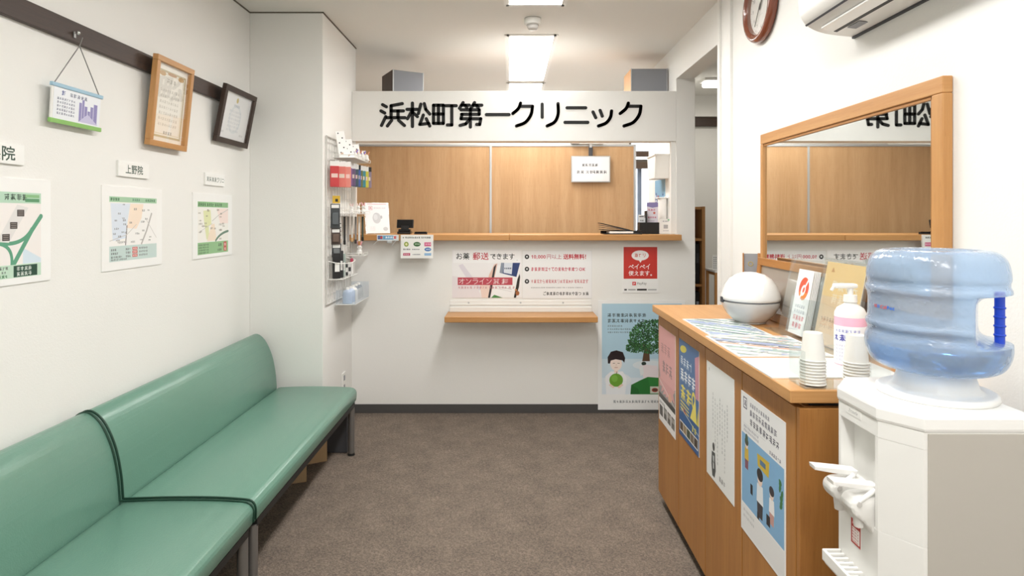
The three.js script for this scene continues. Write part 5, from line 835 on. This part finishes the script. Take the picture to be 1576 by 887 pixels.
{ // wire basket
  const t = thing('wire_basket', 'white wire basket of packets low on the grid', 'basket', [GX + 0.004, 0.905, 0]), a = 3.375, b = 3.72, w = 0.075, wr = M.white;
  obj('basket_wire', [tube([[0, 0.1, -a], [w * 0.7, 0.086, -a - 0.03], [w, 0.078, -(a + b) / 2], [w * 0.9, 0.086, -b + 0.03], [0, 0.1, -b]], 0.0026), rod([0, 0, -a], [w, 0, -a - 0.01], 0.0022), rod([w, 0, -a - 0.01], [w, 0, -b], 0.0022), rod([w, 0, -b], [0, 0, -b], 0.0022), rod([0, 0, -a], [0, 0.1, -a], 0.0022), rod([0, 0, -b], [0, 0.1, -b], 0.0022), ...[0.2, 0.4, 0.6, 0.8].map((k) => rod([w, 0, -a - k * (b - a)], [w * 0.97, 0.08, -a - k * (b - a)], 0.0016)), ...[0.1, 0.3, 0.5, 0.7, 0.9].map((k) => rod([0, 0, -a - k * (b - a)], [w, 0, -a - k * (b - a)], 0.0016))], wr, t);
  [['black', '#1c1c1e', 3.41, 0.14], ['black and white', '#2c2c30', 3.47, 0.15], ['pale grey-green', '#a9b8b0', 3.52, 0.13], ['dark labelled', '#34363a', 3.58, 0.075], ['white patterned', '#ecebe8', 3.65, 0.07]].forEach(([n, col, d, h], i) => { const p = thing('boxed_item', n + ' box standing in the wire basket', 'packet', [GX + 0.04, 0.9075, -d], 0.5, goods); obj('carton', bx(0.04, h, 0.02, 0, h / 2, 0, 0.002), std(col, 0.45), p); obj('label', [bx(0.026, h * 0.35, 0.001, 0.002, h * 0.45, 0.0104)], i === 4 ? M.darkGrey : M.paper, p); });
  const r = thing('red_cap_tube', 'small tube with dark pink cap behind the wire basket', 'tube', [GX + 0.05, 0.9075, -3.7], 0, goods); obj('tube_body', cyl(0.01, 0.009, 0.07), M.white, r); obj('cap', cyl(0.0095, 0.0085, 0.022, 0, 0.07, 0), std('#b8405a', 0.5), r);
}
{ // clear bin with small bottles
  const t = thing('acrylic_bin', 'clear acrylic bin of small bottles at the bottom of the grid', 'bin', [GX + 0.006, 0.745, 0]), a = 3.52, b = 3.86, w = 0.11;
  obj('bin_floor', lim(0, w, 0, 0.004, -a, -b), M.white, t); const ac = phy('#f6f9fc', 0.1, { transmission: 0.9, ior: 1.45, side: THREE.DoubleSide });
  obj('bin_wall', lim(w - 0.002, w, 0.004, 0.085, -a, -b), ac, t); obj('bin_wall', lim(0, w, 0.004, 0.085, -a, -a - 0.002), ac, t); obj('bin_wall', lim(0, w, 0.004, 0.1, -b, -b + 0.002), ac, t);
  for (let i = 0; i < 5; i++) { const s = thing('small_bottle', ['pale blue bottle nearest in the acrylic bin', 'second pale blue bottle in the acrylic bin', 'white bottle in the middle of the acrylic bin', 'clear bottle fourth in the acrylic bin', 'clear bottle farthest in the acrylic bin'][i], 'bottle', [GX + 0.062, 0.7495, -3.56 - i * 0.064], 0, goods); obj('bottle_body', lathe([[0, 0], [0.026, 0], [0.028, 0.003], [0.028, 0.06], [0.02, 0.074], [0.01, 0.08], [0, 0.08]], 28), phy(i < 2 ? '#c6d2e8' : i === 2 ? '#f1f1ef' : '#c9d2da', 0.25, i > 2 ? { transmission: 0.6 } : {}), s); obj('cap', cyl(0.011, 0.01, 0.014, 0, 0.078, 0), M.white, s); }
}

renderer.render(scene, camera);
